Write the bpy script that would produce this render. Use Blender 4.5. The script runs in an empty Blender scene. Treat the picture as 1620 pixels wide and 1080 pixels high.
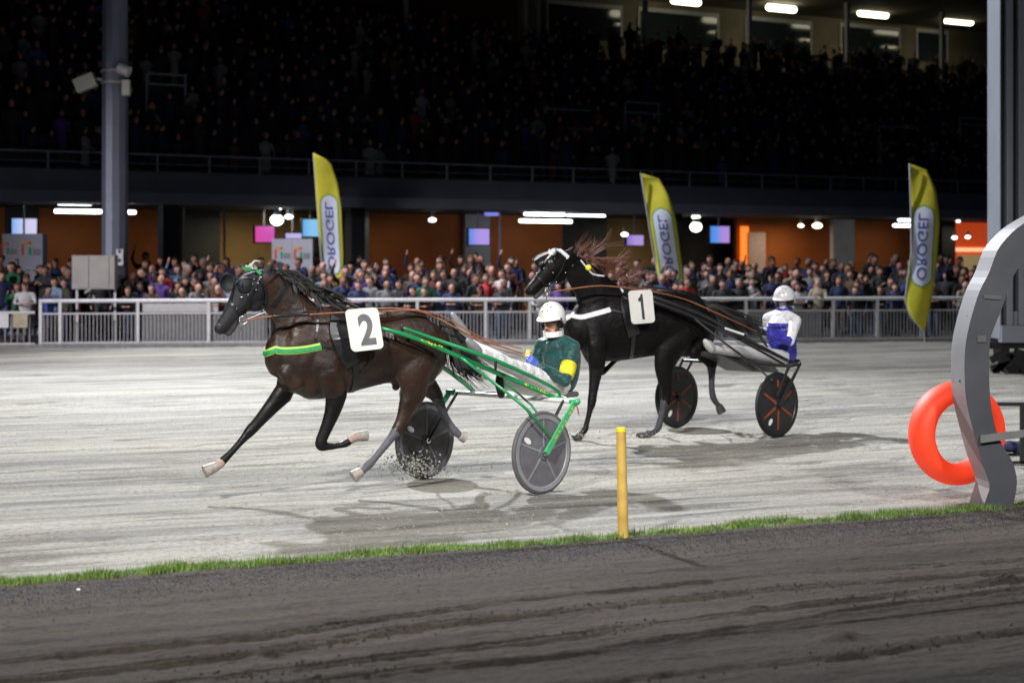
import bpy, bmesh, math, random
import numpy as np
from mathutils import Vector, Matrix, noise
from mathutils.bvhtree import BVHTree
random.seed(7); rng = np.random.default_rng(7)
R = math.radians
sc = bpy.context.scene
C = sc.collection
# ------------------------------------------------------------------ camera, world, floodlights, exposure
F, H, YH, CX = 2800.0, 2.0, 415.0, 810.0          # focal length, eye height, horizon and centre in photo pixels
cam = bpy.data.objects.new('camera', bpy.data.cameras.new('camera')); C.objects.link(cam)
cam.location = (0, 0, H); cam.rotation_euler = (R(90), 0, 0)
cam.data.sensor_width = 36; cam.data.lens = 36*F/1620; cam.data.shift_y = -(540-YH)/1620
cam.data.clip_end = 600; cam.data.clip_start = .1
cam.data.dof.use_dof = True; cam.data.dof.focus_distance = 15.3; cam.data.dof.aperture_fstop = 2.0
sc.camera = cam
w = bpy.data.worlds.new('World'); sc.world = w; w.use_nodes = True
bg = w.node_tree.nodes['Background']; bg.inputs[0].default_value = (.16, .2, .32, 1); bg.inputs[1].default_value = .07

def flood(name, loc, aim, power, col, cone, blend, size):
    l = bpy.data.lights.new(name, 'SPOT'); l.energy = power; l.color = col
    l.spot_size = R(cone); l.spot_blend = blend; l.shadow_soft_size = size
    o = bpy.data.objects.new(name, l); C.objects.link(o); o.location = loc
    o.rotation_euler = (Vector(aim)-Vector(loc)).to_track_quat('-Z', 'Y').to_euler()
    return o
flood('mast_flood', (-11.5, 43, 22), (-1, 17, 0), 64000, (.92, .95, 1), 64, .8, .35)
flood('mast_flood', (-11.0, 43, 21), (4, 34, 0), 40000, (.92, .94, 1), 84, .7, .35)
flood('infield_flood', (-9, -7, 17), (-2.5, 19, 0), 42000, (1, .98, .92), 42, .95, .6)
flood('infield_flood', (12, -2, 18), (-.5, 19, 0), 19000, (.98, .97, 1), 44, .95, .6)
flood('infield_flood', (-32, 4, 13.5), (-8, 42, 0), 64000, (1, .93, .96), 22, .95, .8)
sc.view_settings.view_transform = 'Standard'; sc.view_settings.look = 'None'
sc.view_settings.exposure = 0; sc.view_settings.gamma = 1
try: sc.view_settings.use_curve_mapping = False
except Exception: pass
sc.render.engine = 'CYCLES'
sc.cycles.use_denoising = True
sc.cycles.max_bounces = 5; sc.cycles.diffuse_bounces = 3; sc.cycles.glossy_bounces = 3
sc.cycles.sample_clamp_indirect = 4

# ------------------------------------------------------------------ helpers
def at(px, py, d): return Vector(((px-CX)*d/F, d, H-(py-YH)*d/F))
def gnd(px, py): d = F*H/(py-YH); return Vector(((px-CX)*d/F, d, 0))

def link(o, parent=None):
    C.objects.link(o)
    if parent is not None: o.parent = parent
    return o
ROOTM = {}
def thing(name, label, cat, loc=(0, 0, 0), rotz=0, group=None):
    o = bpy.data.objects.new(name, None); C.objects.link(o)
    o.location = loc; o.rotation_euler = (0, 0, rotz); o.empty_display_size = .2
    o['label'] = label; o['category'] = cat
    if group: o['group'] = group
    ROOTM[o.name] = (Matrix.Translation(loc) @ Matrix.Rotation(rotz, 4, 'Z')).inverted()
    return o
def tag(o, label=None, cat=None, group=None, kind=None):
    if label: o['label'] = label
    if cat: o['category'] = cat
    if group: o['group'] = group
    if kind: o['kind'] = kind
    return o
def rootinv(p):
    while p is not None and p.parent is not None: p = p.parent
    return ROOTM.get(p.name) if p is not None else None

class MB:
    """collects simple shapes into one mesh"""
    def __init__(s): s.v = []; s.f = []; s.m = []; s.mat = 0
    def add(s, vs, fs):
        n = len(s.v); s.v += [tuple(v) for v in vs]
        s.f += [tuple(i+n for i in f) for f in fs]; s.m += [s.mat]*len(fs); return s
    def box(s, c, d, M=None, rz=0):
        vs = []
        for x in (-.5, .5):
            for y in (-.5, .5):
                for z in (-.5, .5): vs.append(Vector((x*d[0], y*d[1], z*d[2])))
        if rz: Rm = Matrix.Rotation(rz, 3, 'Z'); vs = [Rm@v for v in vs]
        if M is not None: vs = [M@v for v in vs]
        vs = [v+Vector(c) for v in vs]
        return s.add(vs, [(0,1,3,2),(4,6,7,5),(0,4,5,1),(2,3,7,6),(0,2,6,4),(1,5,7,3)])
    def beam(s, a, b, w_, h_, up=(0, 0, 1)):
        a = Vector(a); b = Vector(b); t = (b-a); L = t.length; t.normalize()
        x = t.cross(Vector(up));
        if x.length < 1e-4: x = t.cross(Vector((1, 0, 0)))
        x.normalize(); z = x.cross(t)
        M = Matrix((x, t, z)).transposed()
        return s.box((a+b)/2, (w_, L, h_), M)
    def tube(s, pts, rad, n=10, lat=None, cap='round', smooth=0):
        pts = [Vector(p) for p in pts]
        if not hasattr(rad, '__len__'): rad = [rad]*len(pts)
        rad = [(r if hasattr(r, '__len__') else (r, r)) for r in rad]
        if smooth and len(pts) > 2: pts, rad = resample(pts, rad, smooth)
        rings = []; N = len(pts); prevB = None
        for i in range(N):
            t = (pts[min(i+1, N-1)]-pts[max(i-1, 0)])
            if t.length < 1e-9: t = Vector((0, 0, 1))
            t.normalize()
            if lat is not None: B = Vector(lat) - t*t.dot(Vector(lat))
            elif prevB is not None: B = prevB - t*t.dot(prevB)
            else:
                B = t.cross(Vector((0, 0, 1)))
                if B.length < .1: B = t.cross(Vector((1, 0, 0)))
            if B.length < 1e-6: B = t.orthogonal()
            B.normalize(); prevB = B; Nn = t.cross(B)
            rings.append((pts[i], rad[i], Nn, B, t))
        out = []
        def ring(p, ra, rb, Nn, B): return [p+Nn*(ra*math.cos(2*math.pi*k/n))+B*(rb*math.sin(2*math.pi*k/n)) for k in range(n)]
        if cap == 'round':
            p, r, Nn, B, t = rings[0]; m = min(r)
            out.append(ring(p-t*m*.87, r[0]*.5, r[1]*.5, Nn, B)); out.append(ring(p-t*m*.5, r[0]*.87, r[1]*.87, Nn, B))
        for p, r, Nn, B, t in rings: out.append(ring(p, r[0], r[1], Nn, B))
        if cap == 'round':
            p, r, Nn, B, t = rings[-1]; m = min(r)
            out.append(ring(p+t*m*.5, r[0]*.87, r[1]*.87, Nn, B)); out.append(ring(p+t*m*.87, r[0]*.5, r[1]*.5, Nn, B))
        vs = [v for rg in out for v in rg]; fs = []
        for i in range(len(out)-1):
            for k in range(n):
                a = i*n+k; b = i*n+(k+1) % n
                fs.append((a, b, b+n, a+n))
        fs.append(tuple(range(n))[::-1]); fs.append(tuple((len(out)-1)*n+k for k in range(n)))
        return s.add(vs, fs)
    def ell(s, c, r, n=14, M=None):
        vs = []; fs = []; m = n//2
        for i in range(1, m):
            th = math.pi*i/m
            for k in range(n):
                ph = 2*math.pi*k/n
                vs.append(Vector((r[0]*math.sin(th)*math.cos(ph), r[1]*math.sin(th)*math.sin(ph), r[2]*math.cos(th))))
        vs.append(Vector((0, 0, r[2]))); vs.append(Vector((0, 0, -r[2])))
        if M is not None: vs = [M@v for v in vs]
        vs = [v+Vector(c) for v in vs]
        for i in range(m-2):
            for k in range(n): fs.append((i*n+k, (i+1)*n+k, (i+1)*n+(k+1) % n, i*n+(k+1) % n))
        T = len(vs)-2; Bm = len(vs)-1
        for k in range(n):
            fs.append((T, k, (k+1) % n)); fs.append((Bm, (m-2)*n+(k+1) % n, (m-2)*n+k))
        return s.add(vs, fs)
    def prism(s, poly, ext):
        n = len(poly); ext = Vector(ext); vs = [Vector(p) for p in poly]; vs += [v+ext for v in vs]
        fs = [tuple(range(n))[::-1], tuple(range(n, 2*n))]
        for k in range(n): fs.append((k, (k+1) % n, (k+1) % n+n, k+n))
        return s.add(vs, fs)
    def ribbon(s, pts, nrm, wd, th=.004):
        """flat strap along pts lying with its face to nrm"""
        N = len(pts); vs = []; fs = []
        for i in range(N):
            t = (pts[min(i+1, N-1)]-pts[max(i-1, 0)]).normalized(); n_ = Vector(nrm[i]).normalized()
            b = t.cross(n_).normalized()*(wd[i] if hasattr(wd, '__len__') else wd)/2
            vs += [pts[i]-b, pts[i]+b, pts[i]+b+n_*th, pts[i]-b+n_*th]
        for i in range(N-1):
            for k in range(4): fs.append((i*4+k, i*4+(k+1) % 4, i*4+4+(k+1) % 4, i*4+4+k))
        fs += [(3, 2, 1, 0), tuple((N-1)*4+k for k in range(4))]
        return s.add(vs, fs)
    def mesh(s, name, mats, inv=None, smooth=False, recalc=True):
        me = bpy.data.meshes.new(name)
        vs = s.v if inv is None else [tuple(inv@Vector(v)) for v in s.v]
        me.from_pydata(vs, [], s.f)
        if not isinstance(mats, (list, tuple)): mats = [mats]
        for m in mats: me.materials.append(m)
        me.polygons.foreach_set('material_index', s.m)
        if recalc:
            bm = bmesh.new(); bm.from_mesh(me); bmesh.ops.recalc_face_normals(bm, faces=bm.faces); bm.to_mesh(me); bm.free()
        if smooth: me.polygons.foreach_set('use_smooth', [True]*len(me.polygons))
        me.update(); return me
    def build(s, name, mats, parent=None, smooth=False, bevel=0, recalc=True):
        me = s.mesh(name, mats, rootinv(parent), smooth, recalc)
        o = bpy.data.objects.new(name, me); link(o, parent)
        if smooth == 'auto' or bevel: pass
        if bevel:
            b = o.modifiers.new('bevel', 'BEVEL'); b.width = bevel; b.segments = 2; b.limit_method = 'ANGLE'
        return o

def resample(pts, rad, k):
    N = len(pts); P = []; Q = []
    def cr(a, b, c, d, t): return .5*((2*b)+(c-a)*t+(2*a-5*b+4*c-d)*t*t+(3*b-a-3*c+d)*t**3)
    for i in range(N-1):
        for j in range(k):
            t = j/k
            a, b, c, d = pts[max(i-1, 0)], pts[i], pts[i+1], pts[min(i+2, N-1)]
            P.append(cr(a, b, c, d, t))
            ra, rb, rc, rd = rad[max(i-1, 0)], rad[i], rad[i+1], rad[min(i+2, N-1)]
            Q.append((max(.002, cr(ra[0], rb[0], rc[0], rd[0], t)), max(.002, cr(ra[1], rb[1], rc[1], rd[1], t))))
    P.append(pts[-1]); Q.append(rad[-1]); return P, Q

class Blob(MB):
    """overlapping closed shapes grown together into ONE continuous skin; materials follow the nearest limb"""
    def __init__(s): super().__init__(); s.seg = []
    def limb(s, pts, rad, mat=0, lat=None, sm=3, n=12):
        pts = [Vector(p) for p in pts]
        rr = [(r if hasattr(r, '__len__') else (r, r)) for r in (rad if hasattr(rad, '__len__') else [rad]*len(pts))]
        s.tube(pts, rr, n=n, lat=lat, smooth=sm)
        if len(pts) == 1: s.seg.append((pts[0], pts[0], sum(rr[0])/2, sum(rr[0])/2, mat))
        for i in range(len(pts)-1): s.seg.append((pts[i], pts[i+1], sum(rr[i])/2, sum(rr[i+1])/2, mat))
        return s
    def ball(s, c, r, mat=0, M=None):
        r = r if hasattr(r, '__len__') else (r, r, r)
        s.ell(c, r, 16, M); a = sum(r)/3; s.seg.append((Vector(c), Vector(c), a, a, mat)); return s
    def grow(s, name, mats, parent, voxel, it=4, fn=None, inv=None):
        tmp = bpy.data.objects.new('tmp', s.mesh('tmp', mats[0])); C.objects.link(tmp)
        m = tmp.modifiers.new('r', 'REMESH'); m.mode = 'VOXEL'; m.voxel_size = voxel; m.adaptivity = 0
        m = tmp.modifiers.new('s', 'SMOOTH'); m.factor = .5; m.iterations = it
        dg = bpy.context.evaluated_depsgraph_get(); dg.update()
        me = bpy.data.meshes.new_from_object(tmp.evaluated_get(dg))
        old = tmp.data; bpy.data.objects.remove(tmp); bpy.data.meshes.remove(old)
        me.name = name; me.materials.clear()
        for q in mats: me.materials.append(q)
        n = len(me.polygons); cen = np.empty(n*3); me.polygons.foreach_get('center', cen); cen = cen.reshape(-1, 3)
        best = np.full(n, 1e9); idx = np.zeros(n, int)
        for a, b, ra, rb, mt in s.seg:
            a = np.array(a); d = np.array(b)-a; L = d@d
            t = np.clip(((cen-a)@d)/L, 0, 1) if L > 1e-9 else np.zeros(n)
            ds = np.linalg.norm(cen-(a+t[:, None]*d), axis=1)-(ra+(rb-ra)*t)
            k = ds < best; best[k] = ds[k]; idx[k] = mt
        if fn is not None: idx = fn(cen, idx)
        me.polygons.foreach_set('material_index', idx.astype(np.int32))
        me.polygons.foreach_set('use_smooth', [True]*n)
        s.world_bvh = BVHTree.FromPolygons([v.co.copy() for v in me.vertices], [tuple(p.vertices) for p in me.polygons])
        iv = rootinv(parent) if parent is not None else inv
        if iv is not None: me.transform(iv)
        me.update()
        if parent is None and inv is None: return me
        o = bpy.data.objects.new(name, me); link(o, parent); return o

# ------------------------------------------------------------------ materials
def mat(name, col, rough=.6, metal=0, var=.15, scale=8, bump=0, bscale=40, spec=.5, emit=None, es=0, coat=0, sheen=0, aniso=None, bdist=.02):
    m = bpy.data.materials.new(name); m.use_nodes = True; nt = m.node_tree; N = nt.nodes; L = nt.links
    p = N['Principled BSDF']; p.inputs['Roughness'].default_value = rough; p.inputs['Metallic'].default_value = metal
    p.inputs['Specular IOR Level'].default_value = spec
    if coat: p.inputs['Coat Weight'].default_value = coat; p.inputs['Coat Roughness'].default_value = .15
    if sheen: p.inputs['Sheen Weight'].default_value = sheen
    tc = N.new('ShaderNodeTexCoord'); mp = N.new('ShaderNodeMapping'); L.new(tc.outputs['Object'], mp.inputs[0])
    if aniso: mp.inputs['Scale'].default_value = aniso
    nz = N.new('ShaderNodeTexNoise'); nz.inputs['Scale'].default_value = scale; nz.inputs['Detail'].default_value = 5
    L.new(mp.outputs[0], nz.inputs['Vector'])
    cr = N.new('ShaderNodeValToRGB'); cr.color_ramp.elements[0].position = .3; cr.color_ramp.elements[1].position = .7
    cr.color_ramp.elements[0].color = (*[c*(1-var) for c in col], 1); cr.color_ramp.elements[1].color = (*[min(1, c*(1+var)) for c in col], 1)
    L.new(nz.outputs[0], cr.inputs[0]); L.new(cr.outputs[0], p.inputs['Base Color'])
    if bump:
        n2 = N.new('ShaderNodeTexNoise'); n2.inputs['Scale'].default_value = bscale; n2.inputs['Detail'].default_value = 6
        L.new(mp.outputs[0], n2.inputs['Vector'])
        b = N.new('ShaderNodeBump'); b.inputs['Strength'].default_value = bump; b.inputs['Distance'].default_value = bdist
        L.new(n2.outputs[0], b.inputs['Height']); L.new(b.outputs[0], p.inputs['Normal'])
    if emit: p.inputs['Emission Color'].default_value = (*emit, 1); p.inputs['Emission Strength'].default_value = es
    return m
def objcol(name, rough=.8):
    m = mat(name, (.1, .1, .1), rough, var=.2); nt = m.node_tree
    oi = nt.nodes.new('ShaderNodeObjectInfo'); p = nt.nodes['Principled BSDF']
    mx = nt.nodes.new('ShaderNodeMix'); mx.data_type = 'RGBA'; mx.blend_type = 'MULTIPLY'; mx.inputs[0].default_value = .5
    nz = [n for n in nt.nodes if n.type == 'TEX_NOISE'][0]
    nt.links.new(oi.outputs['Color'], mx.inputs[6]); nt.links.new(nz.outputs[0], mx.inputs[7]); nt.links.new(mx.outputs[2], p.inputs['Base Color'])
    return m
def randcol(name, cols, rough=.7):
    m = mat(name, (.1, .1, .1), rough); nt = m.node_tree
    oi = nt.nodes.new('ShaderNodeObjectInfo'); cr = nt.nodes.new('ShaderNodeValToRGB'); cr.color_ramp.interpolation = 'CONSTANT'
    e = cr.color_ramp.elements
    while len(e) < len(cols): e.new(.5)
    for i, c in enumerate(cols): e[i].position = i/len(cols); e[i].color = (*c, 1)
    nt.links.new(oi.outputs['Random'], cr.inputs[0]); nt.links.new(cr.outputs[0], nt.nodes['Principled BSDF'].inputs['Base Color'])
    return m

M_steel = mat('galvanised_steel', (.42, .43, .45), .5, .3, .15, 6)
M_rail = mat('pale_painted_rail', (.62, .62, .65), .5, .1, .12, 5)
M_black = mat('black_rubber', (.012, .012, .013), .5, var=.3)
M_blackmetal = mat('black_metal', (.015, .015, .017), .42, .0, var=.3)
M_leather = mat('black_leather', (.012, .012, .013), .32, var=.3, scale=30)
M_brown = mat('tan_rein_leather', (.33, .12, .05), .45, var=.35, scale=40)
M_green = mat('green_gloss_paint', (.01, .27, .085), .25, .1, var=.1, coat=.6)
M_yellow = mat('yellow_plastic', (.62, .41, .10), .45, var=.2, scale=9)
M_yel2 = mat('yellow_print', (.8, .72, .03), .5, var=.1)
M_white = mat('white_paint', (.78, .78, .76), .35, var=.06)
M_whiteplate = mat('white_number_plate', (.78, .76, .68), .5, var=.06, scale=5)
M_print = mat('dark_print', (.035, .035, .04), .55)
M_greyprint = mat('grey_print', (.13, .13, .14), .55)
M_skin = mat('skin', (.62, .32, .22), .5, var=.1)
M_cloth_w = mat('white_trouser_cloth', (.74, .74, .74), .75, var=.08, bump=1, bscale=6, bdist=.06)
M_cloth_g = mat('dark_green_satin', (.005, .058, .056), .42, var=.12, bump=1.0, bscale=6, sheen=.2, bdist=.05, aniso=(1, 1, 2.2))
M_cloth_b = mat('violet_blue_satin', (.028, .024, .30), .42, var=.25, bump=1, bscale=7, bdist=.06)
M_cloth_y = mat('yellow_armband_cloth', (.8, .7, .03), .6, var=.1, bump=.3, bscale=20)
M_glove = mat('blue_latex_glove', (.1, .15, .6), .4, var=.1)
M_boot = mat('grey_boot', (.22, .22, .23), .5, var=.2)
M_goggle = mat('dark_goggle', (.015, .014, .018), .12, var=.1)
M_disc = mat('grey_wheel_disc', (.135, .135, .15), .42, var=.15, scale=10)
M_discl = mat('light_grey_wheel_rim', (.25, .25, .265), .42, var=.15, scale=10)
M_discd = mat('black_wheel_disc', (.016, .017, .018), .4, var=.3)
M_orange = mat('orange_spoke', (.27, .05, .012), .5, var=.25, scale=25)
M_chrome = mat('chrome', (.7, .7, .72), .2, 1)
M_hoof = mat('pale_hoof', (.30, .27, .24), .6, var=.3, scale=25)
M_hoofd = mat('dark_hoof', (.06, .055, .05), .6, var=.3)
M_pink = mat('pink_white_sock', (.36, .26, .23), .7, var=.2, scale=30)
def coat(name, c1, c2, rough, spec=.35):
    m = mat(name, c1, rough, var=.4, scale=4, spec=spec)
    nt = m.node_tree; N = nt.nodes; L = nt.links; cr = [n for n in N if n.type == 'VALTORGB'][0]; p = N['Principled BSDF']
    cr.color_ramp.elements[0].color = (*c1, 1); cr.color_ramp.elements[1].color = (*c2, 1)
    tc = [n for n in N if n.type == 'TEX_COORD'][0]
    a = N.new('ShaderNodeTexNoise'); a.inputs['Scale'].default_value = 6; a.inputs['Detail'].default_value = 3; L.new(tc.outputs['Object'], a.inputs['Vector'])
    mr = N.new('ShaderNodeMapRange'); mr.inputs[1].default_value = .35; mr.inputs[2].default_value = .65; mr.inputs[3].default_value = rough-.06; mr.inputs[4].default_value = rough+.25
    L.new(a.outputs[0], mr.inputs[0]); L.new(mr.outputs[0], p.inputs['Roughness'])
    v = N.new('ShaderNodeTexNoise'); v.inputs['Scale'].default_value = 11; v.inputs['Detail'].default_value = 4; v.inputs['Distortion'].default_value = .6; L.new(tc.outputs['Object'], v.inputs['Vector'])
    h = N.new('ShaderNodeTexNoise'); h.inputs['Scale'].default_value = 160; L.new(tc.outputs['Object'], h.inputs['Vector'])
    b1 = N.new('ShaderNodeBump'); b1.inputs['Strength'].default_value = .55; b1.inputs['Distance'].default_value = .022; L.new(v.outputs[0], b1.inputs['Height'])
    b2 = N.new('ShaderNodeBump'); b2.inputs['Strength'].default_value = .35; b2.inputs['Distance'].default_value = .003; L.new(h.outputs[0], b2.inputs['Height']); L.new(b1.outputs[0], b2.inputs['Normal'])
    L.new(b2.outputs[0], p.inputs['Normal']); return m
M_bay = coat('dark_bay_coat', (.011, .0062, .0042), (.042, .0185, .0105), .36, .45)
M_blackcoat = coat('black_coat', (.0025, .0022, .0022), (.005, .004, .004), .45, .16)
M_socks = coat('black_leg_coat', (.004, .0035, .0035), (.008, .0065, .006), .42, .25)
M_hood = mat('black_hood_fabric', (.007, .008, .011), .7, var=.3, scale=30, bump=.3, bscale=60)
M_muzzle = mat('grey_muzzle_skin', (.05, .045, .042), .55, var=.35, scale=20)
M_wrap = mat('grey_leg_wrap', (.085, .085, .10), .6, var=.2, scale=20, bump=.4, bscale=60)
M_hairb = mat('black_hair', (.007, .006, .006), .6, var=.4)
M_hairr = mat('chestnut_hair', (.13, .05, .03), .4, var=.5, scale=12)

# ------------------------------------------------------------------ ground
G0 = gnd(0, 935); G1 = gnd(1620, 808)                   # lower edge of the grass strip
GD = (G1-G0).normalized(); GN = Vector((-GD.y, GD.x, 0))  # along / towards the track
def streak_mat(name, cA, cB, cC, s1, rough, bump, warm=None):
    m = bpy.data.materials.new(name); m.use_nodes = True; nt = m.node_tree; N = nt.nodes; L = nt.links
    p = N['Principled BSDF']; p.inputs['Roughness'].default_value = rough; p.inputs['Specular IOR Level'].default_value = .25
    tc = N.new('ShaderNodeTexCoord')
    def nz(scale, sc3, det=6, rot=-25.7):
        mp = N.new('ShaderNodeMapping'); mp.inputs['Rotation'].default_value = (0, 0, R(rot)); L.new(tc.outputs['Object'], mp.inputs[0])
        m2 = N.new('ShaderNodeMapping'); m2.inputs['Scale'].default_value = sc3; L.new(mp.outputs[0], m2.inputs[0])
        n = N.new('ShaderNodeTexNoise'); n.inputs['Scale'].default_value = scale; n.inputs['Detail'].default_value = det
        n.inputs['Roughness'].default_value = .65; L.new(m2.outputs[0], n.inputs['Vector']); return n
    a = nz(1, (.05, .9, 1), 4); b = nz(s1, (.07, 1.1, 1), 7, rot=-25); c = nz(34, (.7, 1.1, 1), 9); d = nz(.3, (.4, 1, 1), 3)
    r1 = N.new('ShaderNodeValToRGB'); r1.color_ramp.elements[0].position = .38; r1.color_ramp.elements[1].position = .57
    r1.color_ramp.elements[0].color = (*cA, 1); r1.color_ramp.elements[1].color = (*cB, 1)
    ad = N.new('ShaderNodeMath'); ad.operation = 'ADD'; L.new(a.outputs[0], ad.inputs[0]); L.new(b.outputs[0], ad.inputs[1])
    ml = N.new('ShaderNodeMath'); ml.operation = 'MULTIPLY'; ml.inputs[1].default_value = .5; L.new(ad.outputs[0], ml.inputs[0]); L.new(ml.outputs[0], r1.inputs[0])
    r2 = N.new('ShaderNodeValToRGB'); r2.color_ramp.elements[0].position = .36; r2.color_ramp.elements[1].position = .56
    r2.color_ramp.elements[0].color = (.62, .61, .60, 1); r2.color_ramp.elements[1].color = (1, 1, 1, 1); L.new(c.outputs[0], r2.inputs[0])
    e1 = nz(3.2, (.22, 1.6, 1), 7); e2 = nz(.55, (.5, 1.2, 1), 2)
    q1 = N.new('ShaderNodeMath'); q1.operation = 'MULTIPLY_ADD'; q1.inputs[1].default_value = .55; L.new(e2.outputs[0], q1.inputs[0]); L.new(e1.outputs[0], q1.inputs[2])
    r4 = N.new('ShaderNodeValToRGB'); r4.color_ramp.elements[0].position = .80; r4.color_ramp.elements[1].position = .90
    r4.color_ramp.elements[0].color = (1, 1, 1, 1); r4.color_ramp.elements[1].color = (.62, .61, .6, 1); L.new(q1.outputs[0], r4.inputs[0])
    m0 = N.new('ShaderNodeMix'); m0.data_type = 'RGBA'; m0.blend_type = 'MULTIPLY'; m0.inputs[0].default_value = 1
    L.new(r1.outputs[0], m0.inputs[6]); L.new(r4.outputs[0], m0.inputs[7])
    mx = N.new('ShaderNodeMix'); mx.data_type = 'RGBA'; mx.blend_type = 'MULTIPLY'; mx.inputs[0].default_value = 1
    L.new(m0.outputs[2], mx.inputs[6]); L.new(r2.outputs[0], mx.inputs[7])
    r3 = N.new('ShaderNodeValToRGB'); r3.color_ramp.elements[0].position = .4; r3.color_ramp.elements[1].position = .62
    r3.color_ramp.elements[0].color = (0, 0, 0, 1); r3.color_ramp.elements[1].color = (.7, .7, .7, 1); L.new(d.outputs[0], r3.inputs[0])
    m3 = N.new('ShaderNodeMix'); m3.data_type = 'RGBA'; L.new(r3.outputs[0], m3.inputs[0]); L.new(mx.outputs[2], m3.inputs[6])
    m3b = N.new('ShaderNodeMix'); m3b.data_type = 'RGBA'; m3b.blend_type = 'MULTIPLY'; m3b.inputs[0].default_value = 1
    L.new(mx.outputs[2], m3b.inputs[6]); m3b.inputs[7].default_value = (*cC, 1); L.new(m3b.outputs[2], m3.inputs[7])
    L.new(m3.outputs[2], p.inputs['Base Color'])
    hs = N.new('ShaderNodeMath'); hs.operation = 'MULTIPLY_ADD'; hs.inputs[1].default_value = .5; L.new(b.outputs[0], hs.inputs[0]); L.new(c.outputs[0], hs.inputs[2])
    bm = N.new('ShaderNodeBump'); bm.inputs['Strength'].default_value = bump; bm.inputs['Distance'].default_value = .03
    L.new(hs.outputs[0], bm.inputs['Height']); L.new(bm.outputs[0], p.inputs['Normal'])
    return m
M_track = streak_mat('limestone_track_sand', (.185, .178, .170), (.41, .40, .365), (1.05, 1.02, .94), 3.5, .9, .8)
M_dirt = streak_mat('dark_infield_dirt', (.040, .034, .029), (.086, .073, .063), (1.35, 1.3, 1.25), 3.5, .92, 1.0)
M_apron = mat('grey_asphalt_apron', (.12, .12, .13), .85, var=.25, scale=3, bump=.3, bscale=60)

def grid(name, u0, u1, du, v0, v1, dv, hf, m, z0=0):
    """sheet in the (along-rail, across-rail) frame of the inner track edge"""
    us = np.arange(u0, u1+1e-6, du); vs = np.arange(v0, v1+1e-6, dv)
    U, V = np.meshgrid(us, vs); Z = hf(U, V)+z0
    X = G0.x+U*GD.x+V*GN.x; Y = G0.y+U*GD.y+V*GN.y
    P = np.stack([X, Y, Z], -1).reshape(-1, 3); nu, nv = len(us), len(vs)
    me = bpy.data.meshes.new(name); me.vertices.add(len(P)); me.vertices.foreach_set('co', P.ravel())
    i = np.arange(nu-1); j = np.arange(nv-1); I, J = np.meshgrid(i, j); a = (J*nu+I).ravel()
    q = np.stack([a, a+1, a+nu+1, a+nu], 1).astype(np.int32); n = len(q)
    me.loops.add(n*4); me.loops.foreach_set('vertex_index', q.ravel()); me.polygons.add(n)
    me.polygons.foreach_set('loop_start', np.arange(n, dtype=np.int32)*4)
    me.materials.append(m); me.update(calc_edges=True); me.polygons.foreach_set('use_smooth', [True]*n)
    o = bpy.data.objects.new(name, me); C.objects.link(o); o['kind'] = 'structure'; return o
def vnoise(U, V, su, sv, seed):
    r = np.random.default_rng(seed); T = r.random((64, 64))
    x = U*su+100; y = V*sv+100; xi = np.floor(x).astype(int); yi = np.floor(y).astype(int); fx = x-xi; fy = y-yi
    fx = fx*fx*(3-2*fx); fy = fy*fy*(3-2*fy)
    g = lambda a, b: T[a % 64, b % 64]
    return (g(xi, yi)*(1-fx)+g(xi+1, yi)*fx)*(1-fy)+(g(xi, yi+1)*(1-fx)+g(xi+1, yi+1)*fx)*fy-.5
def track_h(U, V):
    W = V-.03*U                                   # harrow lines run a little off the rail line
    m_ = np.clip(vnoise(U, V, .12, .55, 8)+.55, 0, 1)
    z = .022*vnoise(U, W, .12, 2.3, 1)+.020*m_*vnoise(U, V, .16, 6.5, 2)+.014*m_*vnoise(U, W, .35, 13, 7)+.012*vnoise(U, V, 2.5, 6, 3)*m_+.010*vnoise(U, V, 1.3, 1.5, 4)
    # hoof prints
    z -= .07*np.clip(vnoise(U, V, 2.1, 4.2, 5)-.30, 0, 1)*3; z -= .05*np.clip(vnoise(U, V, 4.3, 7.2, 6)-.30, 0, 1)*3*(vnoise(U, V, .35, .5, 9) > 0)
    return z*np.clip((V-.1)/.5, 0, 1)
M_far = M_apron
gs = MB(); gs.box((0, 150, -.35), (900, 900, .1)); g = gs.build('ground', M_apron); g['kind'] = 'structure'
def uv_of(p): q = Vector(p)-G0; return q.dot(GD), q.dot(GN)
# the far edge of the track follows the crowd fence
FL = gnd(0, 550); FR = gnd(1540, 539); FD = (FR-FL).normalized(); FN = Vector((-FD.y, FD.x, 0))
grid('track_surface', -14, 26, .12, .0, 16, .028, track_h, M_track)
def far_h(U, V): return track_h(U, V)*np.clip((V-15)/3, 0, 1)*.8-.02*(V < 16.2)
grid('outer_track_surface', -50, 70, .35, 15.9, 62, .09, far_h, M_track)
grid('outer_track_surface', -60, -13.95, .4, .0, 15.95, .1, lambda U, V: U*0-.004, M_track); grid('outer_track_surface', 25.95, 60, .4, .0, 15.95, .1, lambda U, V: U*0-.004, M_track)
def far_pt(t): return FL+FD*t
apm = MB(); P4 = [far_pt(-45)-FN*.32, far_pt(75)-FN*.32, far_pt(75)+FN*60, far_pt(-45)+FN*60]
apm.prism([(p.x, p.y, -.2) for p in P4], (0, 0, .26)); o = apm.build('spectator_apron', M_apron); o['kind'] = 'structure'

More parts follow.
